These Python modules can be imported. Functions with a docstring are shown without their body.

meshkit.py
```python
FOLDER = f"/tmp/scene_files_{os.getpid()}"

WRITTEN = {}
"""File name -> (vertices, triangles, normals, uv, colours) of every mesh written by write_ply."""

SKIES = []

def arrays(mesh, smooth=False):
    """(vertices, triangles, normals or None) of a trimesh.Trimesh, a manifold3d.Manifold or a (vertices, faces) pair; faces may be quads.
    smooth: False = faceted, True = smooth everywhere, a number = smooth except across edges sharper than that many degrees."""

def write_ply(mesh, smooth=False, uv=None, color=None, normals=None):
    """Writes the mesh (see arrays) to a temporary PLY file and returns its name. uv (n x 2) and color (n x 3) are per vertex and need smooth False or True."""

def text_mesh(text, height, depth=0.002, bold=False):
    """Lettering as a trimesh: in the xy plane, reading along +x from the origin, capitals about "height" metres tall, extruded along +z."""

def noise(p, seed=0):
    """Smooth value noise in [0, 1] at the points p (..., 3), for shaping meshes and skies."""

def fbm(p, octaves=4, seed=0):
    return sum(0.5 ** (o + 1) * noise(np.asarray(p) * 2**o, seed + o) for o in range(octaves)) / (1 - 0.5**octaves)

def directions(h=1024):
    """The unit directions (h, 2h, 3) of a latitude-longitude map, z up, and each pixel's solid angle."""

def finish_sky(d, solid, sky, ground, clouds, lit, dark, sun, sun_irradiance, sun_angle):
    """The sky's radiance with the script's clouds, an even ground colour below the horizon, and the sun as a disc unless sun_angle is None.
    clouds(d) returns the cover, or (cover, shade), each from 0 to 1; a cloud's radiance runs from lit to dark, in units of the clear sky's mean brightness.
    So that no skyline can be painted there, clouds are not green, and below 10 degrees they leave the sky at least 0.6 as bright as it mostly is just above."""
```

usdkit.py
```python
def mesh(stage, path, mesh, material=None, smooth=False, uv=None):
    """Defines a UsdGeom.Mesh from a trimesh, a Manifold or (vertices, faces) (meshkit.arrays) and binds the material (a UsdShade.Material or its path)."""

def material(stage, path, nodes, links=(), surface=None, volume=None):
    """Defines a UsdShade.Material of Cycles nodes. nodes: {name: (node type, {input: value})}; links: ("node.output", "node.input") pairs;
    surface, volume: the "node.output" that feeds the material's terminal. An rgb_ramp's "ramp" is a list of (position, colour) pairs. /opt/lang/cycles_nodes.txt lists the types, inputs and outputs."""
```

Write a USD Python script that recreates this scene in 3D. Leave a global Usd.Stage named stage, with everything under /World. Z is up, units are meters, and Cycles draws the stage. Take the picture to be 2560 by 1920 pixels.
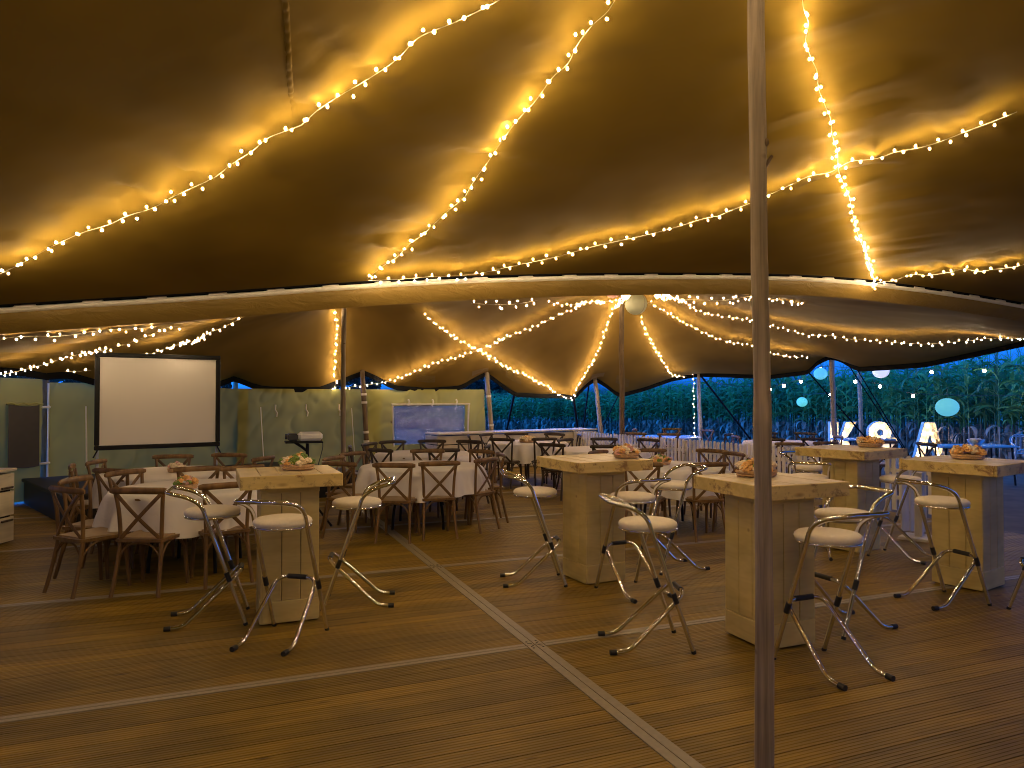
import math, random
import numpy as np
import trimesh
import usdkit, meshkit
from scipy.interpolate import RBFInterpolator
from shapely.geometry import Polygon, LineString, Point, box as sbox
from shapely.ops import unary_union
from pxr import Gf, Sdf, Usd, UsdGeom, UsdLux, UsdShade, Vt

stage = Usd.Stage.CreateInMemory()
UsdGeom.SetStageUpAxis(stage, UsdGeom.Tokens.z)
UsdGeom.Xform.Define(stage, '/World')
UsdGeom.Scope.Define(stage, '/World/Looks')
random.seed(7)
rng = np.random.default_rng(7)
H = 1.64                                   # eye height

# ------------------------------------------------------------ camera, sky
cam = UsdGeom.Camera.Define(stage, '/World/camera')
cam.CreateHorizontalApertureAttr(36.0)
cam.CreateVerticalApertureAttr(27.0)
cam.CreateFocalLengthAttr(25.49)
cam.CreateClippingRangeAttr(Gf.Vec2f(0.05, 2000))
cam.AddTranslateOp().Set(Gf.Vec3d(0, 0, H))
cam.AddRotateXOp().Set(90.0 + 0.93)
cam.CreateExposureAttr(0.0)

SKY_STRENGTH, SUN_EL, SUN_ROT = 14.0, math.radians(-1.0), math.radians(-60)
LAMP = 310.0                                # radiance of a fairy-light bulb
dome = UsdLux.DomeLight.Define(stage, '/World/sky')
dome.GetPrim().SetCustomDataByKey('kind', 'structure')
skym = usdkit.material(stage, '/World/Looks/sky_dusk', {
    'tc': ('texture_coordinate', {}),
    'sky': ('sky_texture', {'sky_type': 'single_scattering', 'sun_disc': False, 'sun_elevation': SUN_EL, 'sun_rotation': SUN_ROT, 'ozone_density': 3.0}),
    'lum': ('rgb_to_bw', {}),
    'blue': ('mix_color', {'blend_type': 'multiply', 'fac': 1.0, 'b': (0.012, 0.215, 1.05), 'use_clamp': False}),   # the camera is balanced for the warm lamps
    'bg': ('background_shader', {'strength': SKY_STRENGTH})},
    [('sky.color', 'lum.color'), ('lum.val', 'blue.a'), ('blue.result', 'bg.color')], surface='bg.background')
UsdShade.MaterialBindingAPI.Apply(dome.GetPrim()).Bind(skym)
# the sun is below the horizon: no distant light

# ------------------------------------------------------------ helpers
COUNT = {}
def numbered(parent, name):
    k = (parent, name); n = COUNT.get(k, -1) + 1; COUNT[k] = n
    return name if n == 0 else f'{name}_{n:03d}'
def tag(p, label=None, cat=None, group=None, kind=None):
    p = p.GetPrim() if hasattr(p, 'GetPrim') else p
    for k, v in (('label', label), ('category', cat), ('group', group), ('kind', kind)):
        if v: p.SetCustomDataByKey(k, v)
    return p
LABELS = {}
def thing(name, label, cat, loc=(0, 0, 0), rotz=0, group=None, kind=None):
    x = UsdGeom.Xform.Define(stage, '/World/' + numbered('/World', name))
    x.AddTranslateOp().Set(Gf.Vec3d(*map(float, loc))); x.AddRotateZOp().Set(float(rotz))
    if label: LABELS[label] = LABELS.get(label, 0) + 1
    return tag(x, label, cat, group, kind)
def copy_of(src, name, label, cat, loc, rotz, group=None):
    r = thing(name, label, cat, loc, rotz, group)
    r.GetReferences().AddInternalReference(src.GetPath()); r.SetInstanceable(True)
    return r
def part(parent, name, mesh, m, smooth=False):
    if isinstance(mesh, MB): mesh = mesh.mesh()
    pp = '/World' if parent is None else str(parent.GetPath())
    return usdkit.mesh(stage, pp + '/' + numbered(pp, name), mesh, M[m] if isinstance(m, str) else m, smooth).GetPrim()

def rz(p, deg):
    c, s = math.cos(math.radians(deg)), math.sin(math.radians(deg)); p = np.asarray(p, float).copy()
    x, y = p[..., 0] * c - p[..., 1] * s, p[..., 0] * s + p[..., 1] * c
    p[..., 0], p[..., 1] = x, y
    return p

class MB:
    """Collects shapes into one mesh."""
    def __init__(s): s.v, s.f, s.n = [], [], 0
    def add(s, v, f):
        f = np.asarray(f, int)
        if f.shape[1] == 4: f = np.vstack([f[:, [0, 1, 2]], f[:, [0, 2, 3]]])
        s.v.append(np.asarray(v, float)); s.f.append(f + s.n); s.n += len(v); return s
    def mesh(s): return trimesh.Trimesh(np.vstack(s.v), np.vstack(s.f), process=False)
    def box(s, c, size, rot=0, bev=0.0):
        x, y, z = np.array(size) / 2
        if bev <= 0:
            v = np.array([[i, j, k] for i in (-x, x) for j in (-y, y) for k in (-z, z)])
            f = [[0, 1, 3, 2], [4, 6, 7, 5], [0, 4, 5, 1], [2, 3, 7, 6], [0, 2, 6, 4], [1, 5, 7, 3]]
            return s.add(rz(v, rot) + c, f)
        b = min(bev, x * .9, y * .9, z * .9)
        pts = np.array([[i * (x - (b if a != 0 else 0)), j * (y - (b if a != 1 else 0)), k * (z - (b if a != 2 else 0))] for i in (-1, 1) for j in (-1, 1) for k in (-1, 1) for a in range(3)])
        h = trimesh.convex.convex_hull(pts)
        return s.add(rz(h.vertices, rot) + c, h.faces)
    def tube(s, path, r, sides=8, cap=True, flat=None, up=(0, 0, 1)):
        p = np.asarray(path, float); n = len(p)
        r = np.broadcast_to(np.asarray(r, float), (n,))
        t = np.gradient(p, axis=0); t /= np.linalg.norm(t, axis=1, keepdims=True) + 1e-12
        u = np.asarray(up, float)
        if abs(np.dot(t[0], u)) > .95: u = np.array([1.0, 0, 0])
        a = np.zeros_like(p); a[0] = u - t[0] * np.dot(u, t[0]); a[0] /= np.linalg.norm(a[0])
        for i in range(1, n):
            w = a[i - 1] - t[i] * np.dot(a[i - 1], t[i]); a[i] = w / (np.linalg.norm(w) + 1e-12)
        b = np.cross(t, a); g = np.arange(sides) * 2 * math.pi / sides
        fa, fb = (1, 1) if flat is None else flat
        v = p[:, None] + r[:, None, None] * (np.cos(g)[None, :, None] * a[:, None] * fa + np.sin(g)[None, :, None] * b[:, None] * fb)
        i, j = np.meshgrid(np.arange(n - 1), np.arange(sides), indexing='ij')
        q = np.stack([i * sides + j, i * sides + (j + 1) % sides, (i + 1) * sides + (j + 1) % sides, (i + 1) * sides + j], -1).reshape(-1, 4)
        f = np.vstack([q[:, [0, 2, 1]], q[:, [0, 3, 2]]])
        v = v.reshape(-1, 3)
        if cap:
            m = len(v); v = np.vstack([v, p[0], p[-1]])
            k = np.arange(sides); e = (n - 1) * sides
            f = np.vstack([f, np.stack([np.full(sides, m), k, (k + 1) % sides], 1), np.stack([np.full(sides, m + 1), e + (k + 1) % sides, e + k], 1)])
        return s.add(v, f)
    def lathe(s, prof, n=24, c=(0, 0, 0), ax=1.0, ay=1.0):
        prof = np.asarray(prof, float); g = np.arange(n) * 2 * math.pi / n
        v = np.stack([prof[:, None, 0] * np.cos(g) * ax, prof[:, None, 0] * np.sin(g) * ay, np.broadcast_to(prof[:, None, 1], (len(prof), n))], -1).reshape(-1, 3)
        i, j = np.meshgrid(np.arange(len(prof) - 1), np.arange(n), indexing='ij')
        q = np.stack([i * n + j, i * n + (j + 1) % n, (i + 1) * n + (j + 1) % n, (i + 1) * n + j], -1).reshape(-1, 4)
        return s.add(v + c, q)
    def grid(s, p):
        """p (a, b, 3) as a sheet."""
        a, b = p.shape[:2]; i, j = np.meshgrid(np.arange(a - 1), np.arange(b - 1), indexing='ij')
        q = np.stack([i * b + j, i * b + j + 1, (i + 1) * b + j + 1, (i + 1) * b + j], -1).reshape(-1, 4)
        return s.add(p.reshape(-1, 3), q)

def fillet(pts, rad, n=5):
    """A polyline with its corners rounded."""
    p = [np.asarray(q, float) for q in pts]; out = [p[0]]
    for i in range(1, len(p) - 1):
        r = rad[i] if np.ndim(rad) else rad
        a, b = p[i - 1] - p[i], p[i + 1] - p[i]; la, lb = np.linalg.norm(a), np.linalg.norm(b)
        d = min(r, la * .48, lb * .48); A, B = p[i] + a / la * d, p[i] + b / lb * d
        for k in range(n + 1):
            t = k / n; out.append((1 - t) ** 2 * A + 2 * t * (1 - t) * p[i] + t * t * B)
    out.append(p[-1]); return np.array(out)
def dens(c, n):
    c = np.asarray(c, float); s = np.r_[0, np.cumsum(np.linalg.norm(np.diff(c, axis=0), axis=1))]
    t = np.linspace(0, s[-1], n); return np.stack([np.interp(t, s, c[:, k]) for k in range(c.shape[1])], 1)
def smooth_path(c, n):
    from scipy.interpolate import PchipInterpolator
    c = np.asarray(c, float); s = np.r_[0, np.cumsum(np.linalg.norm(np.diff(c, axis=0), axis=1) + 1e-6)]
    t = np.linspace(0, s[-1], n); return np.stack([PchipInterpolator(s, c[:, k])(t) for k in range(c.shape[1])], 1)
def extrude(poly, h):
    ms = [trimesh.creation.extrude_polygon(g, h, engine='earcut') for g in getattr(poly, 'geoms', [poly])]
    return trimesh.util.concatenate(ms)

# ------------------------------------------------------------ materials
M = {}
def mat(name, nodes, links, surface='p.BSDF', **k):
    M[name] = usdkit.material(stage, '/World/Looks/' + name, nodes, links, surface=surface, **k)
def plain(name, col, rough=.6, metal=0.0, var=.18, scale=9, bump=0.0, spec=.5):
    c = np.array(col)
    nodes = {'g': ('geometry', {}), 'n': ('noise_texture', {'scale': scale, 'detail': 5, 'roughness': .6}),
             'r': ('rgb_ramp', {'ramp': [(.25, tuple(c * (1 - var))), (.75, tuple(np.minimum(c * (1 + var), 1)))]}),
             'p': ('principled_bsdf', {'roughness': rough, 'metallic': metal, 'specular_ior_level': spec})}
    links = [('g.position', 'n.vector'), ('n.fac', 'r.fac'), ('r.color', 'p.base_color')]
    if bump:
        nodes['b'] = ('bump', {'strength': bump, 'distance': .01}); links += [('n.fac', 'b.height'), ('b.normal', 'p.normal')]
    mat(name, nodes, links)
def wood(name, dark, light, rot=0, scale=(1.2, 30, 30), rough=.55, coord='position', worn=None, bump=.25, spec=.4):
    """Grain along local/world x turned by rot degrees."""
    nodes = {'g': ('geometry', {}) if coord == 'position' else ('texture_coordinate', {}),
             'm1': ('mapping', {'mapping_type': 'point', 'rotation': (0, 0, math.radians(-rot))}),
             'm2': ('mapping', {'mapping_type': 'point', 'scale': scale}),
             'n': ('noise_texture', {'scale': 1.0, 'detail': 6, 'roughness': .65, 'distortion': .6}),
             'k': ('noise_texture', {'scale': 2.2, 'detail': 2}),
             'm3': ('mapping', {'mapping_type': 'point', 'scale': (2.2, 6.5, 6.5)}),
             'v': ('voronoi_texture', {'scale': 1.0, 'feature': 'f1', 'randomness': 1.0}),
             'kr': ('rgb_ramp', {'ramp': [(.0, (.22, .16, .12)), (.06, (.6, .55, .5)), (.12, (1, 1, 1))]}),
             'r': ('rgb_ramp', {'ramp': [(.28, dark), (.72, light)]}),
             'kb': ('rgb_ramp', {'ramp': [(.3, (.72, .72, .72)), (.7, (1.12, 1.12, 1.12))]}),
             'x': ('mix_color', {'blend_type': 'multiply', 'fac': 1.0, 'use_clamp': False}),
             'y': ('mix_color', {'blend_type': 'multiply', 'fac': 1.0, 'use_clamp': False}),
             'b': ('bump', {'strength': bump, 'distance': .006}),
             'p': ('principled_bsdf', {'roughness': rough, 'specular_ior_level': spec})}
    links = [('g.position' if coord == 'position' else 'g.object', 'm1.vector'), ('m1.vector', 'm2.vector'), ('m2.vector', 'n.vector'), ('m1.vector', 'k.vector'),
             ('m1.vector', 'm3.vector'), ('m3.vector', 'v.vector'), ('v.distance', 'kr.fac'), ('n.fac', 'r.fac'), ('k.fac', 'kb.fac'),
             ('r.color', 'x.a'), ('kb.color', 'x.b'), ('x.result', 'y.a'), ('kr.color', 'y.b'), ('n.fac', 'b.height'), ('b.normal', 'p.normal')]
    if worn:
        nodes['w'] = ('noise_texture', {'scale': 7.0, 'detail': 8, 'roughness': .75, 'distortion': .4})
        nodes['wr'] = ('rgb_ramp', {'ramp': [(.52, (0, 0, 0)), (.62, (1, 1, 1))]})
        nodes['z'] = ('mix_color', {'blend_type': 'mix', 'b': worn})
        links += [('m1.vector', 'w.vector'), ('w.fac', 'wr.fac'), ('wr.color', 'z.fac'), ('y.result', 'z.a'), ('z.result', 'p.base_color')]
    else: links.append(('y.result', 'p.base_color'))
    mat(name, nodes, links)
def fabric(name, col, rough=.6, trans=0.0, wr=(1, 1, 1), wscale=3.0, wb=.3, weave=0.0, spec=.3):
    c = np.array(col)
    nodes = {'g': ('geometry', {}), 'm': ('mapping', {'mapping_type': 'point', 'scale': wr}),
             'n': ('noise_texture', {'scale': wscale, 'detail': 4, 'roughness': .55, 'distortion': .8}),
             'n2': ('noise_texture', {'scale': .9, 'detail': 3}),
             'r': ('rgb_ramp', {'ramp': [(.3, tuple(c * .85)), (.7, tuple(c * 1.12))]}),
             'b': ('bump', {'strength': wb, 'distance': .03}),
             'p': ('principled_bsdf', {'roughness': rough, 'specular_ior_level': spec})}
    links = [('g.position', 'm.vector'), ('m.vector', 'n.vector'), ('g.position', 'n2.vector'), ('n2.fac', 'r.fac'), ('r.color', 'p.base_color'), ('n.fac', 'b.height'), ('b.normal', 'p.normal')]
    if trans:
        nodes['t'] = ('translucent_bsdf', {}); nodes['mx'] = ('mix_closure', {'fac': trans})
        links += [('r.color', 't.color'), ('p.BSDF', 'mx.closure1'), ('t.BSDF', 'mx.closure2')]
        mat(name, nodes, links, surface='mx.closure')
    else: mat(name, nodes, links)
def emit(name, col, s):
    mat(name, {'e': ('emission', {'color': col, 'strength': s})}, [], surface='e.emission')

FLOOR_ROT = 22.0
for i, k in enumerate((.74, .88, 1.0, 1.1, 1.28, .94)):
    wood(f'deck_board_{i}', (.145 * k, .084 * k, .006 * k), (.30 * k, .185 * k, .014 * (k + .1 * (i % 3 - 1))), rot=FLOOR_ROT, scale=(1.6, 34, 34), rough=.48, bump=.3)
plain('joint_strip', (.27, .225, .15), .45, var=.12, scale=25, bump=.1)
plain('hole_dark', (.01, .008, .006), .8)
plain('ground', (.10, .085, .06), .95, var=.4, scale=2.5, bump=.4)
fabric('tent_canvas', (.20, .126, .018), rough=.7, wr=(1.0, 1.0, 1.0), wscale=1.6, wb=.08, spec=.06)
fabric('tent_canvas_far', (.26, .16, .037), rough=.7, wscale=1.6, wb=.15, spec=.06)
fabric('tent_flap', (.22, .14, .03), rough=.5, wr=(1, 1, 3), wscale=4, wb=.6)
fabric('wall_canvas', (.37, .345, .10), rough=.65, wr=(1, 1, 1.3), wscale=2.0, wb=.15, trans=.05)
plain('white_webbing', (.72, .66, .56), .6, var=.08, scale=30)
plain('black_webbing', (.004, .004, .005), .8, spec=.2)
plain('grey_window', (.055, .05, .058), .55, var=.1)
fabric('table_linen', (.76, .71, .66), rough=.85, wscale=9, wb=.25, spec=.1)
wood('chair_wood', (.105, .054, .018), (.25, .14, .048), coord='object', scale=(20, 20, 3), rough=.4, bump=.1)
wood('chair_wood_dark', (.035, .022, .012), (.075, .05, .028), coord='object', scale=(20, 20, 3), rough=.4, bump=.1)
plain('chair_seat', (.34, .24, .13), .6, var=.12, scale=30)
mat('chrome', {'n': ('noise_texture', {'scale': 60, 'detail': 3}), 'g': ('geometry', {}), 'r': ('rgb_ramp', {'ramp': [(.3, (.02, .02, .02)), (.8, (.06, .06, .06))]}),
               'p': ('principled_bsdf', {'base_color': (.80, .82, .86), 'metallic': 1.0})}, [('g.position', 'n.vector'), ('n.fac', 'r.fac'), ('r.color', 'p.roughness')])
plain('aluminium', (.62, .64, .68), .3, metal=1.0, var=.08)
plain('cushion', (.80, .70, .52), .6, var=.06, scale=40, bump=.05)
plain('black_rubber', (.012, .012, .012), .5)
plain('black_metal', (.007, .007, .008), .5, spec=.3)
wood('white_wood', (.56, .43, .15), (.72, .58, .23), coord='object', scale=(3, 3, 14), rough=.5, bump=.2)
wood('white_wood_worn', (.60, .43, .12), (.78, .60, .23), coord='object', scale=(2, 16, 16), rough=.42, worn=(.26, .15, .05), bump=.3)
wood('white_plank', (.56, .44, .23), (.74, .60, .36), coord='object', scale=(12, 2, 12), rough=.38, bump=.3)
wood('counter_wood', (.58, .5, .36), (.74, .66, .5), coord='object', scale=(2, 12, 12), rough=.5, bump=.2)
wood('picket_wood', (.62, .56, .44), (.78, .71, .58), coord='object', scale=(10, 10, 2), rough=.6, bump=.2)
wood('pole_wood', (.19, .145, .095), (.52, .41, .29), coord='object', scale=(34, 34, 1.2), rough=.75, bump=.9)
wood('pole_bark', (.10, .065, .035), (.24, .16, .09), coord='object', scale=(22, 22, 3), rough=.8, bump=.8)
plain('stage_black', (.012, .011, .011), .55, var=.3)
mat('screen_cloth', {'p': ('principled_bsdf', {'base_color': (.80, .76, .72), 'roughness': .65, 'specular_ior_level': .25})}, [])
plain('projector_white', (.74, .72, .68), .35, var=.04)
plain('lens_grey', (.05, .052, .055), .25)
plain('basket', (.52, .33, .16), .7, var=.3, scale=60, bump=.5)
plain('petal_cream', (.80, .66, .44), .8, var=.2, scale=40, bump=.4)
plain('petal_orange', (.76, .42, .14), .8, var=.3, scale=40, bump=.4)
plain('petal_pink', (.70, .38, .30), .8, var=.25, scale=40, bump=.4)
plain('leaf_flower', (.16, .24, .04), .7, var=.3, scale=40, bump=.3)
mat('paper_white', {'p': ('principled_bsdf', {'base_color': (.58, .60, .46), 'roughness': .8}), 't': ('translucent_bsdf', {'color': (.58, .6, .46)}), 'x': ('mix_closure', {'fac': .4})}, [('p.BSDF', 'x.closure1'), ('t.BSDF', 'x.closure2')], surface='x.closure')
mat('paper_pink', {'p': ('principled_bsdf', {'base_color': (.80, .42, .38), 'roughness': .8}), 't': ('translucent_bsdf', {'color': (.8, .45, .4)}), 'x': ('mix_closure', {'fac': .4})}, [('p.BSDF', 'x.closure1'), ('t.BSDF', 'x.closure2')], surface='x.closure')
def lit_paper(name, col, s):
    mat(name, {'p': ('principled_bsdf', {'base_color': tuple(.6 * c for c in col), 'roughness': .8, 'emission_color': col, 'emission_strength': s})}, [])
lit_paper('lit_paper_blue', (.10, .46, .62), 1.0)
lit_paper('lit_paper_cyan', (.10, .55, .56), 1.0)
lit_paper('lit_paper_white', (.66, .66, .80), 1.0)
plain('lantern_wire', (.12, .13, .14), .6)
plain('wire_clear', (.45, .38, .24), .4)
plain('wire_black', (.015, .015, .015), .5)
emit('bulb_warm', (1.0, .73, .42), LAMP)
emit('bulb_warm_far', (1.0, .73, .42), LAMP * .44)
emit('bulb_festoon', (1.0, .93, .85), 60.0)
emit('bulb_letter', (1.0, .74, .38), 30.0)
plain('letter_white', (.86, .82, .70), .5, var=.05)
plain('letter_side', (.70, .62, .5), .5, var=.05)
mat('clear_film', {'g': ('geometry', {}), 'm': ('mapping', {'mapping_type': 'point', 'rotation': (0, .6, -.57), 'scale': (3.0, 14, 14)}),
                   'n': ('noise_texture', {'scale': 1.6, 'detail': 4, 'roughness': .6, 'distortion': 1.0}), 'b': ('bump', {'strength': 1.0, 'distance': .05}),
                   'gl': ('glossy_bsdf', {'color': (.9, .9, .95), 'roughness': .12}), 't': ('transparent_bsdf', {'color': (.27, .27, .25)}), 'tl': ('translucent_bsdf', {'color': (.3, .3, .28)}),
                   'a': ('mix_closure', {'fac': .10}), 'c': ('mix_closure', {'fac': .34})},
    [('g.position', 'm.vector'), ('m.vector', 'n.vector'), ('n.fac', 'b.height'), ('b.normal', 'gl.normal'), ('t.BSDF', 'a.closure1'), ('tl.BSDF', 'a.closure2'), ('a.closure', 'c.closure1'), ('gl.BSDF', 'c.closure2')], surface='c.closure')
def leafmat(name, c1, c2, tr=.3):
    mat(name, {'o': ('geometry', {}), 'oi': ('object_info', {}), 'hv': ('map_range', {'from_min': 0.0, 'from_max': 1.0, 'to_min': .45, 'to_max': 1.35}), 'hs': ('hsv', {'saturation': .95}), 'n': ('noise_texture', {'scale': 1.7, 'detail': 3}), 'r': ('rgb_ramp', {'ramp': [(.3, c1), (.7, c2)]}), 'p': ('principled_bsdf', {'roughness': .5}), 't': ('translucent_bsdf', {}), 'x': ('mix_closure', {'fac': tr})},
        [('o.position', 'n.vector'), ('n.fac', 'r.fac'), ('oi.random', 'hv.value'), ('hv.result', 'hs.value'), ('r.color', 'hs.color'), ('hs.color', 'p.base_color'), ('hs.color', 't.color'), ('p.BSDF', 'x.closure1'), ('t.BSDF', 'x.closure2')], surface='x.closure')
leafmat('corn_green', (.06, .19, .04), (.15, .34, .08))
leafmat('corn_dry', (.26, .19, .13), (.46, .36, .26))
leafmat('tree_leaf', (.012, .018, .012), (.03, .04, .022))
plain('tree_bark', (.04, .03, .022), .9)
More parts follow.
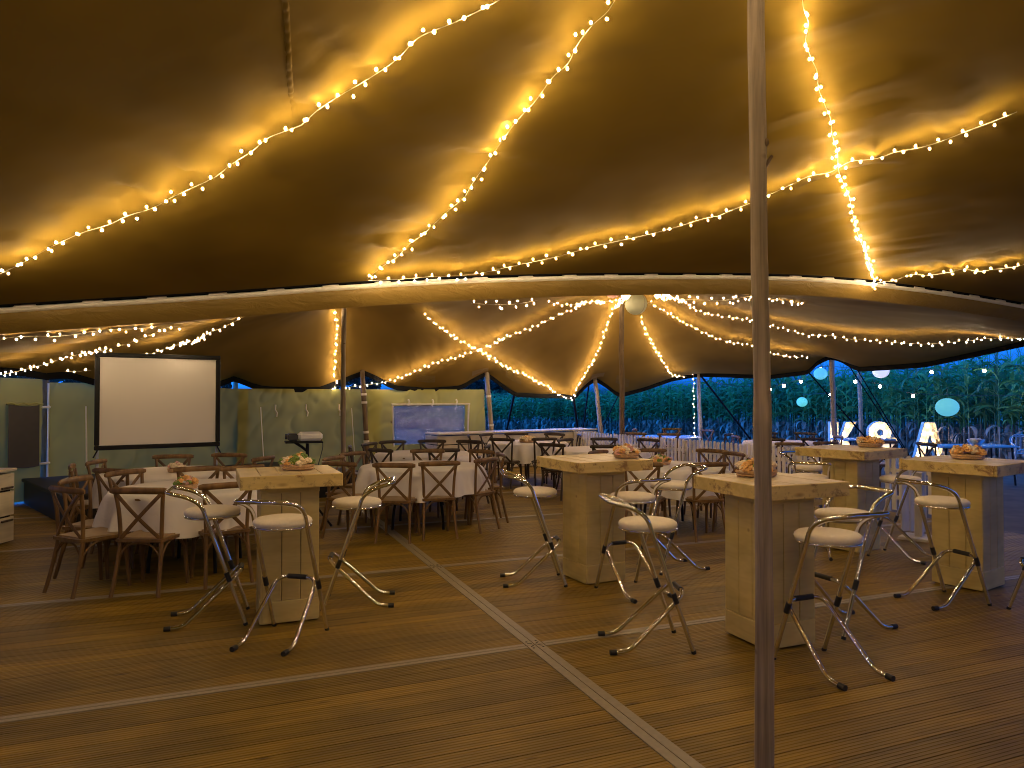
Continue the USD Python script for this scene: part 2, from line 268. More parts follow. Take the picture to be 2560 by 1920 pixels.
STR={
'A':[[-3.67,5.18,2.52],[-3.45,5.11,2.58],[-3.17,5.0,2.66],[-2.95,4.94,2.73],[-2.72,4.89,2.79],[-2.58,4.84,2.84],[-2.4,4.8,2.89],[-2.22,4.71,2.95],[-2.09,4.66,2.99],[-1.88,4.6,3.06],[-1.78,4.54,3.1],[-1.61,4.47,3.16],[-1.46,4.38,3.21],[-1.29,4.37,3.26],[-1.17,4.29,3.31],[-1.03,4.21,3.36],[-0.87,4.14,3.42],[-0.64,4.0,3.51],[-0.49,3.86,3.58],[-0.31,3.82,3.64],[-0.12,3.76,3.7],[-0.06,3.74,3.72],[0.33,3.57,3.86]],
'B':[[-1.33,6.64,2.7],[-1.17,6.47,2.77],[-1.0,6.33,2.84],[-0.88,6.14,2.91],[-0.75,6.0,2.97],[-0.61,5.81,3.05],[-0.49,5.67,3.12],[-0.36,5.51,3.18],[-0.29,5.37,3.24],[-0.18,5.18,3.31],[-0.08,5.0,3.38],[0.03,4.83,3.46],[0.15,4.67,3.53],[0.26,4.46,3.61],[0.34,4.36,3.65],[0.38,4.23,3.7],[0.45,4.08,3.75],[0.53,3.99,3.79],[0.57,3.92,3.83],[0.84,3.47,4.0]],
'C':[[-1.33,6.7,2.69],[-1.04,6.8,2.73],[-0.79,6.82,2.77],[-0.5,6.92,2.81],[-0.28,6.95,2.84],[0.01,6.94,2.89],[0.4,6.93,2.95],[0.8,6.83,3.04],[1.03,6.77,3.09],[1.27,6.68,3.14],[1.49,6.57,3.19],[1.75,6.46,3.25],[1.84,6.45,3.26],[1.91,6.39,3.28],[2.05,6.29,3.31],[2.19,6.2,3.35],[2.31,6.06,3.38],[2.44,5.92,3.42],[2.59,5.87,3.44],[2.68,5.7,3.48],[2.84,5.64,3.49],[2.96,5.53,3.52],[3.09,5.45,3.53],[3.2,5.33,3.55],[3.29,5.19,3.57],[3.37,5.07,3.58],[3.47,4.95,3.6]],
'D':[[4.53,9.05,3.0],[4.14,8.32,3.07],[3.82,7.79,3.14],[3.51,7.27,3.2],[3.28,6.89,3.26],[3.09,6.56,3.31],[2.92,6.26,3.36],[2.73,5.98,3.42],[2.62,5.79,3.45],[2.48,5.5,3.52],[2.33,5.25,3.57],[2.25,5.09,3.61],[2.13,4.92,3.65],[2.04,4.79,3.68],[1.96,4.63,3.72],[1.87,4.51,3.75],[1.78,4.36,3.79],[1.76,4.27,3.82],[1.68,4.14,3.85],[1.64,4.06,3.87],[1.51,3.79,3.95],[1.3,3.44,4.05]],
'E':[[4.45,8.81,3.03],[4.59,8.73,3.03],[4.72,8.53,3.06],[4.91,8.57,3.05],[5.1,8.45,3.06],[5.19,8.29,3.08],[5.38,8.34,3.07],[5.47,8.22,3.08],[5.59,8.1,3.09],[5.63,7.95,3.1]],
'P1':[[-4.43,6.26,2.19],[-4.32,6.3,2.22],[-4.16,6.36,2.22],[-4.07,6.39,2.21],[-3.89,6.45,2.23],[-3.75,6.5,2.26],[-3.6,6.55,2.28],[-3.43,6.61,2.3],[-3.27,6.66,2.33]],
'P2':[[-7.24,10.25,2.0],[-6.77,10.0,2.07],[-6.24,9.77,2.14],[-5.76,9.52,2.21],[-5.34,9.19,2.25],[-4.86,8.85,2.31],[-4.63,8.91,2.39],[-4.44,8.95,2.46],[-4.24,9.0,2.58],[-4.1,9.04,2.61]],
'P3':[[-5.39,10.7,2.29],[-5.12,10.63,2.36],[-4.98,10.56,2.39],[-4.54,10.13,2.45],[-4.05,9.48,2.47],[-3.74,9.13,2.51],[-3.57,9.17,2.59],[-3.42,9.21,2.69]],
'P4':[[-6.66,10.81,2.04],[-6.53,10.85,2.05],[-6.34,10.91,2.08]],
'V':[[-3.44,14.02,3.4],[-3.47,14.29,3.18],[-3.5,14.48,2.94],[-3.56,14.56,2.8],[-3.55,14.65,2.7],[-3.62,14.81,2.45],[-3.62,14.9,2.36],[-3.68,15.0,2.2],[-3.71,15.21,2.0],[-3.78,15.42,1.8]],
'X1':[[-1.69,13.94,3.24],[-1.38,14.56,3.03],[-1.1,14.95,2.88],[-0.74,15.53,2.68],[-0.54,15.93,2.57],[-0.21,16.58,2.41],[0.35,17.23,2.17],[0.58,17.51,2.02],[0.78,17.67,1.96],[1.18,18.17,1.75],[1.57,18.57,1.61]],
'X2':[[-3.6,15.6,1.84],[-3.23,15.78,1.93],[-2.92,15.76,1.98],[-2.44,15.67,2.1],[-2.03,15.65,2.24],[-1.53,15.57,2.43],[-1.26,15.59,2.5],[-0.88,15.54,2.64],[-0.6,15.53,2.74],[-0.19,15.41,2.92],[-0.34,15.43,2.87],[0.06,15.43,3.0],[0.47,15.37,3.16],[0.86,15.16,3.35],[1.24,14.95,3.5],[1.42,14.13,3.53]],
'T1':[[-0.56,9.95,2.97],[-0.28,10.02,2.98],[-0.11,10.07,2.99],[0.04,10.11,3.0],[0.17,10.15,3.02],[0.36,10.2,3.05]],
'T2':[[0.68,13.2,3.4],[1.05,13.88,3.46],[1.6,14.6,3.58],[2.11,16.23,3.81],[2.55,16.68,3.87],[2.91,16.56,3.84],[3.09,16.32,3.82]],
'N':[[1.54,10.52,3.07],[2.37,16.76,3.74],[2.31,16.95,3.52],[2.23,17.15,3.27],[2.14,17.39,2.99],[2.04,17.6,2.73],[1.91,17.86,2.44],[1.81,18.08,2.16],[1.64,18.31,1.88],[1.59,18.59,1.61]],
'Q1':[[3.0,16.95,3.55],[3.17,17.22,3.31],[3.34,17.48,3.09],[3.58,17.9,2.78],[3.87,18.38,2.49],[4.21,18.92,2.25],[4.45,19.1,2.21],[4.62,19.13,2.22]],
'Q2':[[3.09,16.32,3.82],[3.54,16.53,3.58],[3.84,16.59,3.42],[4.17,16.64,3.28],[4.6,16.74,3.1],[5.06,16.78,2.94],[5.48,16.64,2.85],[5.95,16.74,2.69],[6.22,16.7,2.63],[6.43,16.48,2.6],[6.57,16.18,2.59]],
'Q3':[[2.26,10.72,3.11],[3.58,14.91,3.61],[4.03,15.41,3.51],[4.45,15.2,3.37],[4.9,14.86,3.23],[5.23,14.73,3.12],[5.52,14.52,3.04],[5.9,14.47,2.93],[6.13,14.07,2.88],[6.57,13.95,2.77],[6.97,13.59,2.71],[7.25,13.24,2.67],[7.53,12.84,2.64],[7.79,12.34,2.63],[8.2,12.46,2.67],[8.72,12.62,2.7],[9.03,12.72,2.72]],
'T3':[[2.16,10.69,3.16],[2.5,10.79,3.14],[2.8,10.88,3.15],[3.22,10.99,3.17],[3.64,11.12,3.23],[3.56,11.09,3.21],[3.99,11.22,3.24],[4.32,11.31,3.27],[4.61,11.4,3.26]],
}
GUT=np.array([[-8.5,4.4,1.95],[-4.22,5.96,2.36],[-3.59,6.19,2.44],[-2.91,6.44,2.52],[-2.36,6.64,2.59],[-1.78,6.85,2.67],[-1.16,7.08,2.75],[-0.5,7.32,2.82],[0.66,7.74,2.92],[1.52,8.05,2.98],[2.68,8.48,3.05],[3.64,8.82,3.08],[4.32,9.07,3.08],[5.42,9.47,3.03],[6.21,9.76,2.98],[7.15,10.1,2.9],[11.0,11.5,2.5]])
EDGE=np.array([[-10.5,6.5,2.1],[-9.3,9.0,2.05],[-7.56,10.7,2.06],[-7.42,11.0,2.05],[-7.25,11.4,1.98],[-7.16,11.6,2.05],[-6.94,12.0,1.92],[-6.59,12.8,1.83],[-5.96,13.6,1.81],[-5.59,14.0,1.94],[-5.4,14.1,2.03],[-5.03,14.4,1.84],[-4.7,14.7,1.82],[-4.04,15.2,1.82],[-3.62,15.5,2.01],[-3.21,15.65,2.19],[-2.94,15.8,2.07],[-2.61,16.0,1.87],[-1.92,16.6,1.82],[-1.19,17.0,1.88],[-0.89,17.2,2.08],[-0.61,17.4,2.22],[-0.29,17.6,1.98],[0.06,17.8,1.72],[0.74,18.2,1.69],[1.41,18.6,1.68],[1.58,18.7,1.6],[1.88,18.9,1.91],[2.18,19.1,2.13],[2.45,19.3,2.0],[2.89,19.6,1.69],[3.65,20.1,1.87],[4.57,20.7,2.16],[5.41,21.0,2.3],[5.86,20.2,2.26],[6.38,19.4,2.21],[6.71,18.9,2.18],[7.34,18.0,2.27],[7.41,17.6,2.48],[7.56,17.3,2.62],[7.7,17.0,2.55],[7.77,16.7,2.41],[7.83,16.4,2.29],[8.22,15.8,2.31],[8.78,15.4,2.35],[9.34,14.7,2.52],[9.9,14.0,2.7],[10.68,12.9,2.92],[11.2,11.7,2.6]])
CDIR = np.array([math.cos(math.radians(FLOOR_ROT)), math.sin(math.radians(FLOOR_ROT)), 0])
LDIR = np.array([-CDIR[1], CDIR[0], 0])
O = np.array([0.15, 4.80, 0.0])                      # a crossing of the joint strips
def cl(c, l, z=0.0): return O + CDIR * c + LDIR * l + np.array([0, 0, z])

# ------------------------------------------------------------ ground and deck
g = np.linspace(-1, 1, 61); gx, gy = np.meshgrid(np.sign(g) * np.abs(g) ** 2.2 * 700, np.sign(g) * np.abs(g) ** 2.2 * 700 + 20, indexing='ij')
dist = np.hypot(gx - 3, gy - 8)
far = np.clip((gy - 24) / 14, 0, 1) * np.clip((9 - gx) / 6, 0, 1)
gz = -0.05 - .17 * far - np.where(dist > 60, .3, 0)
tag(part(None, 'ground', MB().grid(np.stack([gx, gy, gz], -1)), 'ground', True), kind='structure')

deck = thing('deck_floor', 'ribbed wooden deck floor of long boards with pale joint strips', None, kind='structure')
PANEL, NB, SW = 2.36, 16, .088
bw = (PANEL - SW) / NB
def board(c0, c1, l0, w, ribs):
    prof = []
    n = ribs; p = w / n
    for i in range(n):
        a = i * p
        prof += [(a + .0018, -.0020), (a + .0042, 0), (a + p - .0042, 0), (a + p - .0018, -.0020)]
    prof = [(0.003, -.03), (0.003, -.007), (.0055, -.0012)] + prof[1:-1] + [(w - .0055, -.0012), (w - .003, -.007), (w - .003, -.03)]
    q = np.array(prof); m = len(q)
    v = np.vstack([cl(c0, 0)[None] + LDIR * (l0 + q[:, :1]) + np.array([0, 0, 1]) * q[:, 1:], cl(c1, 0)[None] + LDIR * (l0 + q[:, :1]) + np.array([0, 0, 1]) * q[:, 1:]])
    i = np.arange(m - 1)
    f = np.stack([i, i + 1, m + i + 1, m + i], 1)
    return trimesh.Trimesh(v, np.vstack([f[:, [0, 1, 2]], f[:, [0, 2, 3]]]), process=False)
for r in range(-2, 6):
    for side in (0, 1):
        c0, c1 = ((-6.9, -.062), (.062, 6.9))[side]
        for i in range(NB):
            part(deck, 'deck_board', board(c0, c1, r * PANEL + SW / 2 + i * bw, bw, 6), f'deck_board_{rng.integers(0, 6)}')
def strip(a, b, wdir, w, z=.004):
    m = MB(); d = b - a
    for o in (-1, 1):
        pr = [(0.0025, -.02), (.0025, z - .001), (.005, z), (w - .003, z), (w - .001, z - .002), (w, -.02)]
        v = np.array([[p + wdir * (o * u) + np.array([0, 0, h]) for u, h in pr] for p in (a, b)])
        m.grid(v if o > 0 else v[::-1])
    return m
for s0, s1 in [(r * PANEL, (r + 1) * PANEL) for r in range(-2, 6)]:
    part(deck, 'joint_strip', strip(cl(0, s0 + .002), cl(0, s1 - .002), CDIR, .060), 'joint_strip')
for r in range(-2, 7):
    for c0, c1 in ((-6.9, -.064), (.064, 6.9)):
        part(deck, 'joint_strip', strip(cl(c0, r * PANEL), cl(c1, r * PANEL), LDIR, SW / 2 - .003, .003), 'joint_strip')
for r in range(-1, 4):                                # slots and screw holes where four panels meet
    m = MB()
    for a, b in ((1, 1), (1, -1), (-1, 1), (-1, -1)):
        m.lathe([(0.0, .0055), (.0075, .0055), (.0075, .0045)], 10, cl(a * .034, r * PANEL + b * .062))
        m.tube([cl(a * .014, r * PANEL + b * .014, .0055), cl(a * .040, r * PANEL + b * .036, .0055)], .0045, 6, flat=(.2, 1))
    part(deck, 'screw_hole', m, 'hole_dark')

# ------------------------------------------------------------ stretch tents
def rbf(parts, s=.003):
    p = np.vstack(parts); _, i = np.unique(np.round(p[:, :2], 2), axis=0, return_index=True); p = p[i]
    return RBFInterpolator(p[:, :2], p[:, 2], kernel='linear', smoothing=s)
SIDE1 = np.array([[-8.6, 4.2, 1.98], [-9, 2, 2.1], [-8.6, -2, 2.2], [-7, -5, 2.2], [0, -6, 2.5], [8, -5, 2.3], [10.5, 0, 2.4], [11.2, 6, 2.6], [11.1, 11.4, 2.55]])
APEX = (1.07, 3.1, 4.25)
F2 = GUT + LDIR * .10 + np.array([0, 0, -.20])
R2 = rbf([dens(F2, 60), dens(EDGE, 170), [(2.5, 16.5, 4.2), (-3.3, 14.2, 3.6)]])
R1 = rbf([dens(GUT + np.array([0, 0, .02]) - LDIR * .045, 60), dens(SIDE1, 60), [APEX], [[-5.5, -1.0, 3.5], [7, 3.5, 3.5]]])
def wrinkle(p, amp, sc, seed):
    return (meshkit.fbm(np.stack([p[..., 0] * sc, p[..., 1] * sc, p[..., 0] * 0], -1), 3, seed) - .5) * 2 * amp
STRW = {k: smooth_path(v, 60) for k, v in STR.items()}
def folds(xy, keys):
    """Small creases in the canvas where the strings pull on it."""
    out = np.zeros(xy.shape[:-1])
    pts = np.vstack([STRW[k][:, :2] for k in keys])
    from scipy.spatial import cKDTree
    d, i = cKDTree(pts).query(xy.reshape(-1, 2))
    d = d.reshape(out.shape); s = i.reshape(out.shape) * .55
    n = meshkit.fbm(np.stack([s, d * 1.2, d * 0], -1), 2, 5) - .5
    return n * .11 * np.exp(-(d / .45) ** 2)
def canopy(front, back, R, nu, nv, keys, amp, sc, seed, ease=1.0):
    a, b = dens(front, nu), dens(back, nu)
    t = np.linspace(0, 1, nv)[:, None, None] ** ease
    xy = a[None, :, :2] * (1 - t) + b[None, :, :2] * t
    z = R(xy.reshape(-1, 2)).reshape(nv, nu)
    w = wrinkle(xy, amp, sc, seed) + folds(xy, keys)
    fade = np.clip(np.minimum(np.arange(nv), np.arange(nv)[::-1]) / (nv * .06), 0, 1)[:, None]
    z = z + w * fade
    p = np.stack([xy[..., 0], xy[..., 1], z], -1)
    return p
T1K = ('A', 'B', 'C', 'D', 'E'); T2K = tuple(k for k in STR if k not in T1K)
tent1 = thing('stretch_tent', 'beige stretch tent canopy close overhead, its peak on the near pole', 'tent', group=None)
P1 = canopy(GUT + np.array([0, 0, .02]) - LDIR * .045, np.array([[-7, -6, 2.2], [0, -6.5, 2.5], [8, -6, 2.3]]), R1, 260, 260, T1K, .02, 1.3, 3)
part(tent1, 'canopy', MB().grid(P1), 'tent_canvas', True)
e1 = P1[0]
part(tent1, 'edge_band', MB().tube(e1 + np.array([0, 0, .004]), .014, 6), 'black_webbing', True)
sp = np.array([[-1.36, 4.48, 0], [-1.24, 4.0, 0], [-1.12, 3.55, 0], [-1.05, 3.2, 0]])
sp = dens(sp, 120)
from scipy.interpolate import LinearNDInterpolator
near_ = P1.reshape(-1, 3); near_ = near_[(np.abs(near_[:, 0] + 1.2) < .6) & (near_[:, 1] > 2.8) & (near_[:, 1] < 5.0)]
sp[:, 2] = LinearNDInterpolator(near_[:, :2], near_[:, 2])(sp[:, :2])
fd_ = np.minimum(np.linspace(0, 4, 120), 1); wob = (np.sin(np.linspace(0, 19 * 2 * math.pi, 120)) * .003 - .005) * fd_
sm = np.stack([sp + np.array([-.02, 0, .003]), sp + np.array([-.01, 0, 0]) + np.stack([wob * 0, wob * 0, wob], 1), sp + np.array([.01, 0, 0]) + np.stack([wob * 0, wob * 0, wob], 1), sp + np.array([.02, 0, .003])], 1)
part(tent1, 'puckered_seam', MB().grid(sm), 'tent_canvas', True)

tent2 = thing('stretch_tent', 'beige stretch tent beyond the white gutter strip, black scalloped edge above the corn', 'tent')
P2 = canopy(F2, EDGE, R2, 420, 150, T2K, .035, .9, 9)
part(tent2, 'canopy', MB().grid(P2), 'tent_canvas_far', True)
# black webbing along its outer edge
ed = P2[-1]
part(tent2, 'edge_band', MB().grid(np.stack([ed + np.array([0, 0, .012]), ed + np.array([0, -.012, -.045]), ed + np.array([0, 0, -.11])], 0)), 'black_webbing', True)
# gutter: white piping, hanging flap, tabs
gt = dens(GUT, 200)
pip = np.stack([gt + LDIR * a + np.array([0, 0, b]) for a, b in ((.02, .008), (-.006, .002), (-.014, -.014), (-.006, -.034), (.02, -.042))], 0)
part(tent2, 'white_piping', MB().grid(pip), 'white_webbing', True)
fl = np.stack([gt + LDIR * (.016 + .085 * t ** 2) + np.array([0, 0, -.040 - .165 * t]) + LDIR[None] * (wrinkle(gt * 1.0, .02, 3.0, 4) * math.sin(math.pi * min(t, .999)))[:, None] for t in np.linspace(0, 1, 9)], 0)
cov = np.stack([e1 + np.array([0, 0, .012]), e1 + LDIR * .10 + np.array([0, 0, .07]), e1 + LDIR * .36 + np.array([0, 0, -.13])], 0)
part(tent2, 'rain_cover', MB().grid(cov), 'black_webbing', True)
part(tent2, 'gutter_flap', MB().grid(fl), 'tent_flap', True)
gl = np.r_[0, np.cumsum(np.linalg.norm(np.diff(gt, axis=0), axis=1))]
k0 = .25
while k0 < gl[-1] - .2:
    c = np.array([np.interp(k0, gl, gt[:, i]) for i in range(3)]); c2 = np.array([np.interp(k0 + .05, gl, gt[:, i]) for i in range(3)])
    u = (c2 - c) / np.linalg.norm(c2 - c); up = np.array([0, 0, 1.0])
    m = MB(); hw = .068
    prof = [(-hw - .015, -.004), (-hw, .014), (-hw + .01, .030), (hw - .01, .030), (hw, .014), (hw + .015, -.004)]
    q = np.array([[c + u * a + up * b - LDIR * (.016 + k) for a, b in prof] for k in (0, .004)])
    q2 = np.array([[c + u * a - up * .006 - LDIR * (.016 + k) for a, b in prof] for k in (0, .004)])
    m.grid(np.stack([q[1], q2[1]], 0)); m.grid(np.stack([q[0], q[1]], 0))
    m.grid(np.stack([q[0], q[0] + LDIR * .03 + up * .012], 0))
    part(tent2, 'gutter_tab', m, 'white_webbing', 30)
    k0 += .5
for i in (int(420 * f) for f in (.40, .445, .475, .555, .585)):     # sewn pads near the edge
    part(tent2, 'edge_patch', MB().grid(P2[-9:-4, i - 3:i + 4] + np.array([0, -.01, -.012])), 'tent_flap', True)

# ------------------------------------------------------------ poles
def pole(name, label, base, top, r0, r1, m, n=26, seed=0, bands=(), group=None, sides=14):
    base, top = np.array(base, float), np.array(top, float)
    x = thing(name, label, 'pole', base, 0, group)
    t = np.linspace(0, 1, n)[:, None]; p = (top - base) * t
    w = (meshkit.fbm(np.stack([t[:, 0] * 5, t[:, 0] * 0 + seed, t[:, 0] * 0], -1), 3, seed) - .5)
    p[:, 0] += w * r0 * .5; p[0] = 0
    r = (r0 + (r1 - r0) * t[:, 0]) * (1 + .10 * (meshkit.fbm(np.stack([t[:, 0] * 14, t[:, 0] * 0 + seed, t[:, 0] * 0], -1), 2, seed + 3) - .5) * 2)
    part(x, 'shaft', MB().tube(p, r, sides), m, True)
    for b in bands:
        c = (top - base) * b; u = (top - base) / np.linalg.norm(top - base)
        part(x, 'tie_band', MB().tube([c - u * .025, c + u * .025], (r0 + (r1 - r0) * b) * 1.16, 14), 'white_webbing', 40)
    return x
np1 = pole('tent_pole', 'thick weathered timber tent pole standing close in front, floor to canopy', (1.075, 3.1, 0), (1.05, 3.1, 4.27), .0385, .0325, 'pole_wood', 60, 3, sides=20)
part(np1, 'knot', MB().add(*(lambda s: (s.vertices * [.010, .010, .018] + [.010, -.026, 2.72], s.faces))(trimesh.creation.icosphere(2))), 'pole_bark', True)
part(np1, 'branch_stub', MB().tube([(.006, -.012, 2.62), (.036, -.02, 2.665)], (.012, .006), 8), 'pole_bark', True)
pole('tent_pole', 'round timber tent pole behind the projector, near the green canvas wall', (-3.30, 14.2, 0), (-3.3, 14.2, 3.62), .052, .046, 'pole_wood', 40, 5)
pole('tent_pole', 'bark-covered timber tent pole under the paper lanterns behind the picket fence', (2.50, 16.5, 0), (2.5, 16.5, 4.22), .062, .055, 'pole_bark', 40, 8)
pole('edge_pole', 'slim timber edge pole in the dark slit between the left canvas walls', (-7.43, 11.56, 0), (-7.42, 11.50, 2.0), .075, .06, 'pole_bark', 16, 11)
pole('edge_pole', 'timber edge pole mostly hidden behind the projection screen', (-5.50, 14.42, 0), (-5.46, 14.32, 2.06), .05, .045, 'pole_wood', 16, 12)
pole('edge_pole', 'timber edge pole with white tie bands at the canvas wall beside the film window', (-3.10, 15.62, 0), (-3.22, 15.62, 2.2), .058, .052, 'pole_bark', 20, 13, (.30, .39, .68, .76))
pole('edge_pole', 'orange-lit timber edge pole at the right end of the canvas wall, two white bands', (-.42, 17.3, 0), (-.61, 17.4, 2.23), .062, .056, 'pole_wood', 20, 14, (.42, .73))
pole('edge_pole', 'leaning timber edge pole between the bar counter and the picket fence', (2.40, 19.0, 0), (2.18, 19.1, 2.14), .062, .056, 'pole_wood', 20, 15)
pole('edge_pole', 'grey edge pole with a string of lights hanging beside it', (5.47, 21.0, -.05), (5.40, 21.0, 2.31), .062, .056, 'pole_wood', 20, 16)
pole('edge_pole', 'grey edge pole standing before the lit letter K', (7.72, 17.3, -.05), (7.62, 17.3, 2.62), .065, .058, 'pole_wood', 20, 17)
pole('lantern_post', 'thin grey post at the corn edge between the letter K and the ampersand', (9.25, 19.2, -.05), (9.2, 19.2, 2.35), .055, .05, 'pole_wood', 20, 18)

# guy ropes
def rope(label, a, b, r=.022, double=0):
    x = thing('guy_rope', label, 'rope')
    part(x, 'strap', MB().tube([a, (np.array(a) + b) / 2, b], r, 6), 'black_webbing', True)
    if double: part(x, 'strap', MB().tube([np.array(a) + [.14, 0, 0], np.array(b) + [.02, 0, 0]], r, 6), 'black_webbing', True)
    part(x, 'stake', MB().tube([b, np.array(b) + [0, 0, -.12]], .02, 6), 'black_metal')
rope('black guy strap left of the leaning pole, slanting down from a low tent corner', (.06, 17.8, 1.70), (-.3, 19.3, -.05), .03)
rope('thick black guy strap under the tent corner where two light strings meet', (1.58, 18.7, 1.62), (1.9, 19.8, -.05), .035)
rope('black guy strap hanging steeply just left of the leaning timber pole', (2.05, 19.2, 2.05), (1.86, 20.0, -.05), .022)
rope('thin dark rope crossing the corn between leaning pole and bark pole', (2.89, 19.6, 1.68), (2.3, 21.4, -.05), .015)
rope('dark guy strap slanting right from the pole with hanging lights', (5.45, 21.0, 2.25), (7.6, 22.3, -.05), .03)
rope('dark guy strap running from the tent corner down past the letter K', (7.34, 18.0, 2.25), (9.6, 18.6, -.05), .020)
rope('pair of black guy straps falling in front of the lit ampersand', (7.76, 16.8, 2.42), (9.9, 17.9, -.05), .013, 1)

# ------------------------------------------------------------ canvas side walls
WZ = .02
def wall(label, pts, ztop, bottom=WZ, hole=None, seed=0):
    """A hanging canvas panel along plan polyline pts; hole = (s0, s1, z0, z1) in metres along it."""
    p = np.array([(x, y, 0) for x, y in pts]); L = np.linalg.norm(np.diff(p, axis=0), axis=1).sum()
    x = thing('canvas_wall', label, 'tent wall')
    nu, nz = 130, 44
    q = dens(p, nu); s = np.linspace(0, L, nu); zt = np.interp(np.linspace(0, 1, nu), np.linspace(0, 1, len(ztop)), ztop)
    tz = np.linspace(0, 1, nz)
    d = p[-1] - p[0]; nrm = np.array([-d[1], d[0], 0]) / np.linalg.norm(d)
    S, Z = np.meshgrid(s, tz, indexing='ij')
    w = (meshkit.fbm(np.stack([S * .9 + Z * .9, Z * 2.6 - S * .5, S * 0 + seed], -1), 3, seed) - .5) * .12
    w += (meshkit.fbm(np.stack([S * 2.6 - Z * 2.5, Z * 1.2, S * 0 + seed], -1), 2, seed + 2) - .5) * .07
    rd = meshkit.fbm(np.stack([S * .8 + Z * 1.6, Z * 1.9 - S * 1.3, S * 0 + seed + 9], -1), 3, seed + 4); w += .035 * (1 - np.abs(2 * rd - 1) * 3).clip(0, 1) ** 2
    P = q[:, None] + nrm * w[..., None]; P[..., 2] = bottom + (zt[:, None] - bottom) * tz
    f = MB().grid(P).mesh()
    if hole:
        c = f.vertices[f.faces].mean(1); fs = np.interp(np.arange(len(f.faces)), [0, 1], [0, 1])
        j = f.faces.min(1) // nz; ss = s[np.clip(j, 0, nu - 1)] + L / nu / 2
        keep = ~((ss > hole[0]) & (ss < hole[1]) & (c[:, 2] > hole[2]) & (c[:, 2] < hole[3]))
        f = trimesh.Trimesh(f.vertices, f.faces[keep], process=False)
    part(x, 'canvas', f, 'wall_canvas', True)
    def at(sv, z, off):
        return np.array([np.interp(sv, s, q[:, i]) for i in range(2)] + [z]) - nrm * off
    return x, at, L
w1, at, L = wall('left canvas wall panel with a closed grey window', [(-9.6, 7.7), (-7.33, 11.32)], (1.98, 1.90), seed=3)
s0, s1 = L - .52, L - .09
m = MB(); gr = np.array([[at(s, z + .02 * math.sin(s * 9), .11) for z in np.linspace(.56, 1.50, 8)] for s in np.linspace(s0, s1, 10)]); part(w1, 'window', m.grid(gr), 'grey_window', True)
part(w1, 'window_hem', MB().tube([at(s, 1.52 + .012 * math.sin(s * 37), .125) for s in np.linspace(s0 - .03, s1 + .04, 14)], .016, 6), 'wall_canvas', True)
w2, at, L = wall('creased canvas wall panel between the dark slit and the projection screen', [(-7.37, 11.5), (-6.5, 12.9), (-5.18, 14.22)], (1.85, 1.86, 1.76), seed=5)
part(w2, 'tie_strip', MB().tube([at(.55, .46, .17), at(.54, 1.0, .17), at(.53, 1.47, .17)], .024, 6, flat=(.2, 1)), 'white_webbing')
for z in (.58, 1.46):
    part(w2, 'tie_strip', MB().tube([at(.02, z, .06), at(-.1, z, .06) + np.array([-.03, -.16, 0])], .02, 6), 'white_webbing')
part(w2, 'edge_hem', MB().tube([at(0, z, .05) for z in (.05, .6, 1.2, 1.84)], .016, 6), 'white_webbing', True)
w3, at, L = wall('wrinkled green canvas wall panel behind the projector with short white ties', [(-5.32, 14.06), (-4.3, 15.0), (-2.9, 15.92)], (1.78, 1.78, 1.78), seed=8)
for s, a, b in ((.42, .35, 1.42), (2.36, .35, 1.38)):
    part(w3, 'tie_strip', MB().tube([at(s + .07, a, .12), at(s + .03, (a + b) / 2, .13), at(s, b, .12)], .024, 6, flat=(.2, 1)), 'white_webbing')
for s in (.72, 1.38, 2.08):
    part(w3, 'short_tie', MB().tube([at(s, 1.46, .12), at(s - .01, 1.36, .14), at(s + .03, 1.30, .13), at(s + .02, 1.22, .13)], .020, 6), 'white_webbing', True)
w4, at, L = wall('green canvas wall panel with a large clear film window', [(-3.12, 15.70), (-.66, 17.38)], (1.78, 1.79), hole=(.58, 2.42, .55, 1.42), seed=11)
zz_, ss_ = np.linspace(.53, 1.44, 60), np.linspace(.54, 2.46, 110)
wr_ = lambda s, z: -.02 + .04 * (meshkit.fbm(np.array([[(s - .55) * 1.2 + (1.44 - z) * 1.6, ((s - .55) * .9 - (1.44 - z) * 1.2) * 11, 3.0]]), 3, 2)[0] - .5)
gr = np.array([[at(s, z, wr_(s, z)) for z in zz_] for s in ss_])
part(w4, 'film_window', MB().grid(gr), 'clear_film', True)
for a, b in (((.56, .53), (.52, 1.45)), ((2.44, .53), (2.47, 1.45)), ((.5, 1.45), (2.5, 1.45))):
    part(w4, 'window_hem', MB().tube([at(a[0], a[1], .12), at(b[0], b[1], .12)], .018, 6), 'white_webbing')
for s in (.9, 1.5, 2.12):
    part(w4, 'short_tie', MB().tube([at(s, 1.56, .13), at(s + .02, 1.50, .15), at(s - .01, 1.42, .14)], .022, 6), 'white_webbing')

wall('canvas wall along the left side behind the camera', [(-9.7, 7.5), (-8.5, 3.6), (-8.2, -1), (-6.8, -5.6)], (1.98, 2.0, 2.1, 2.2), seed=21)
wall('canvas wall closing the tent behind the camera', [(-6.7, -5.7), (0, -6.3), (7.6, -5.7)], (2.2, 2.5, 2.2), seed=22)
wall('canvas wall along the right side behind the camera', [(7.7, -5.6), (9.6, .5), (10.5, 6.0)], (2.2, 2.3, 2.4), seed=23)

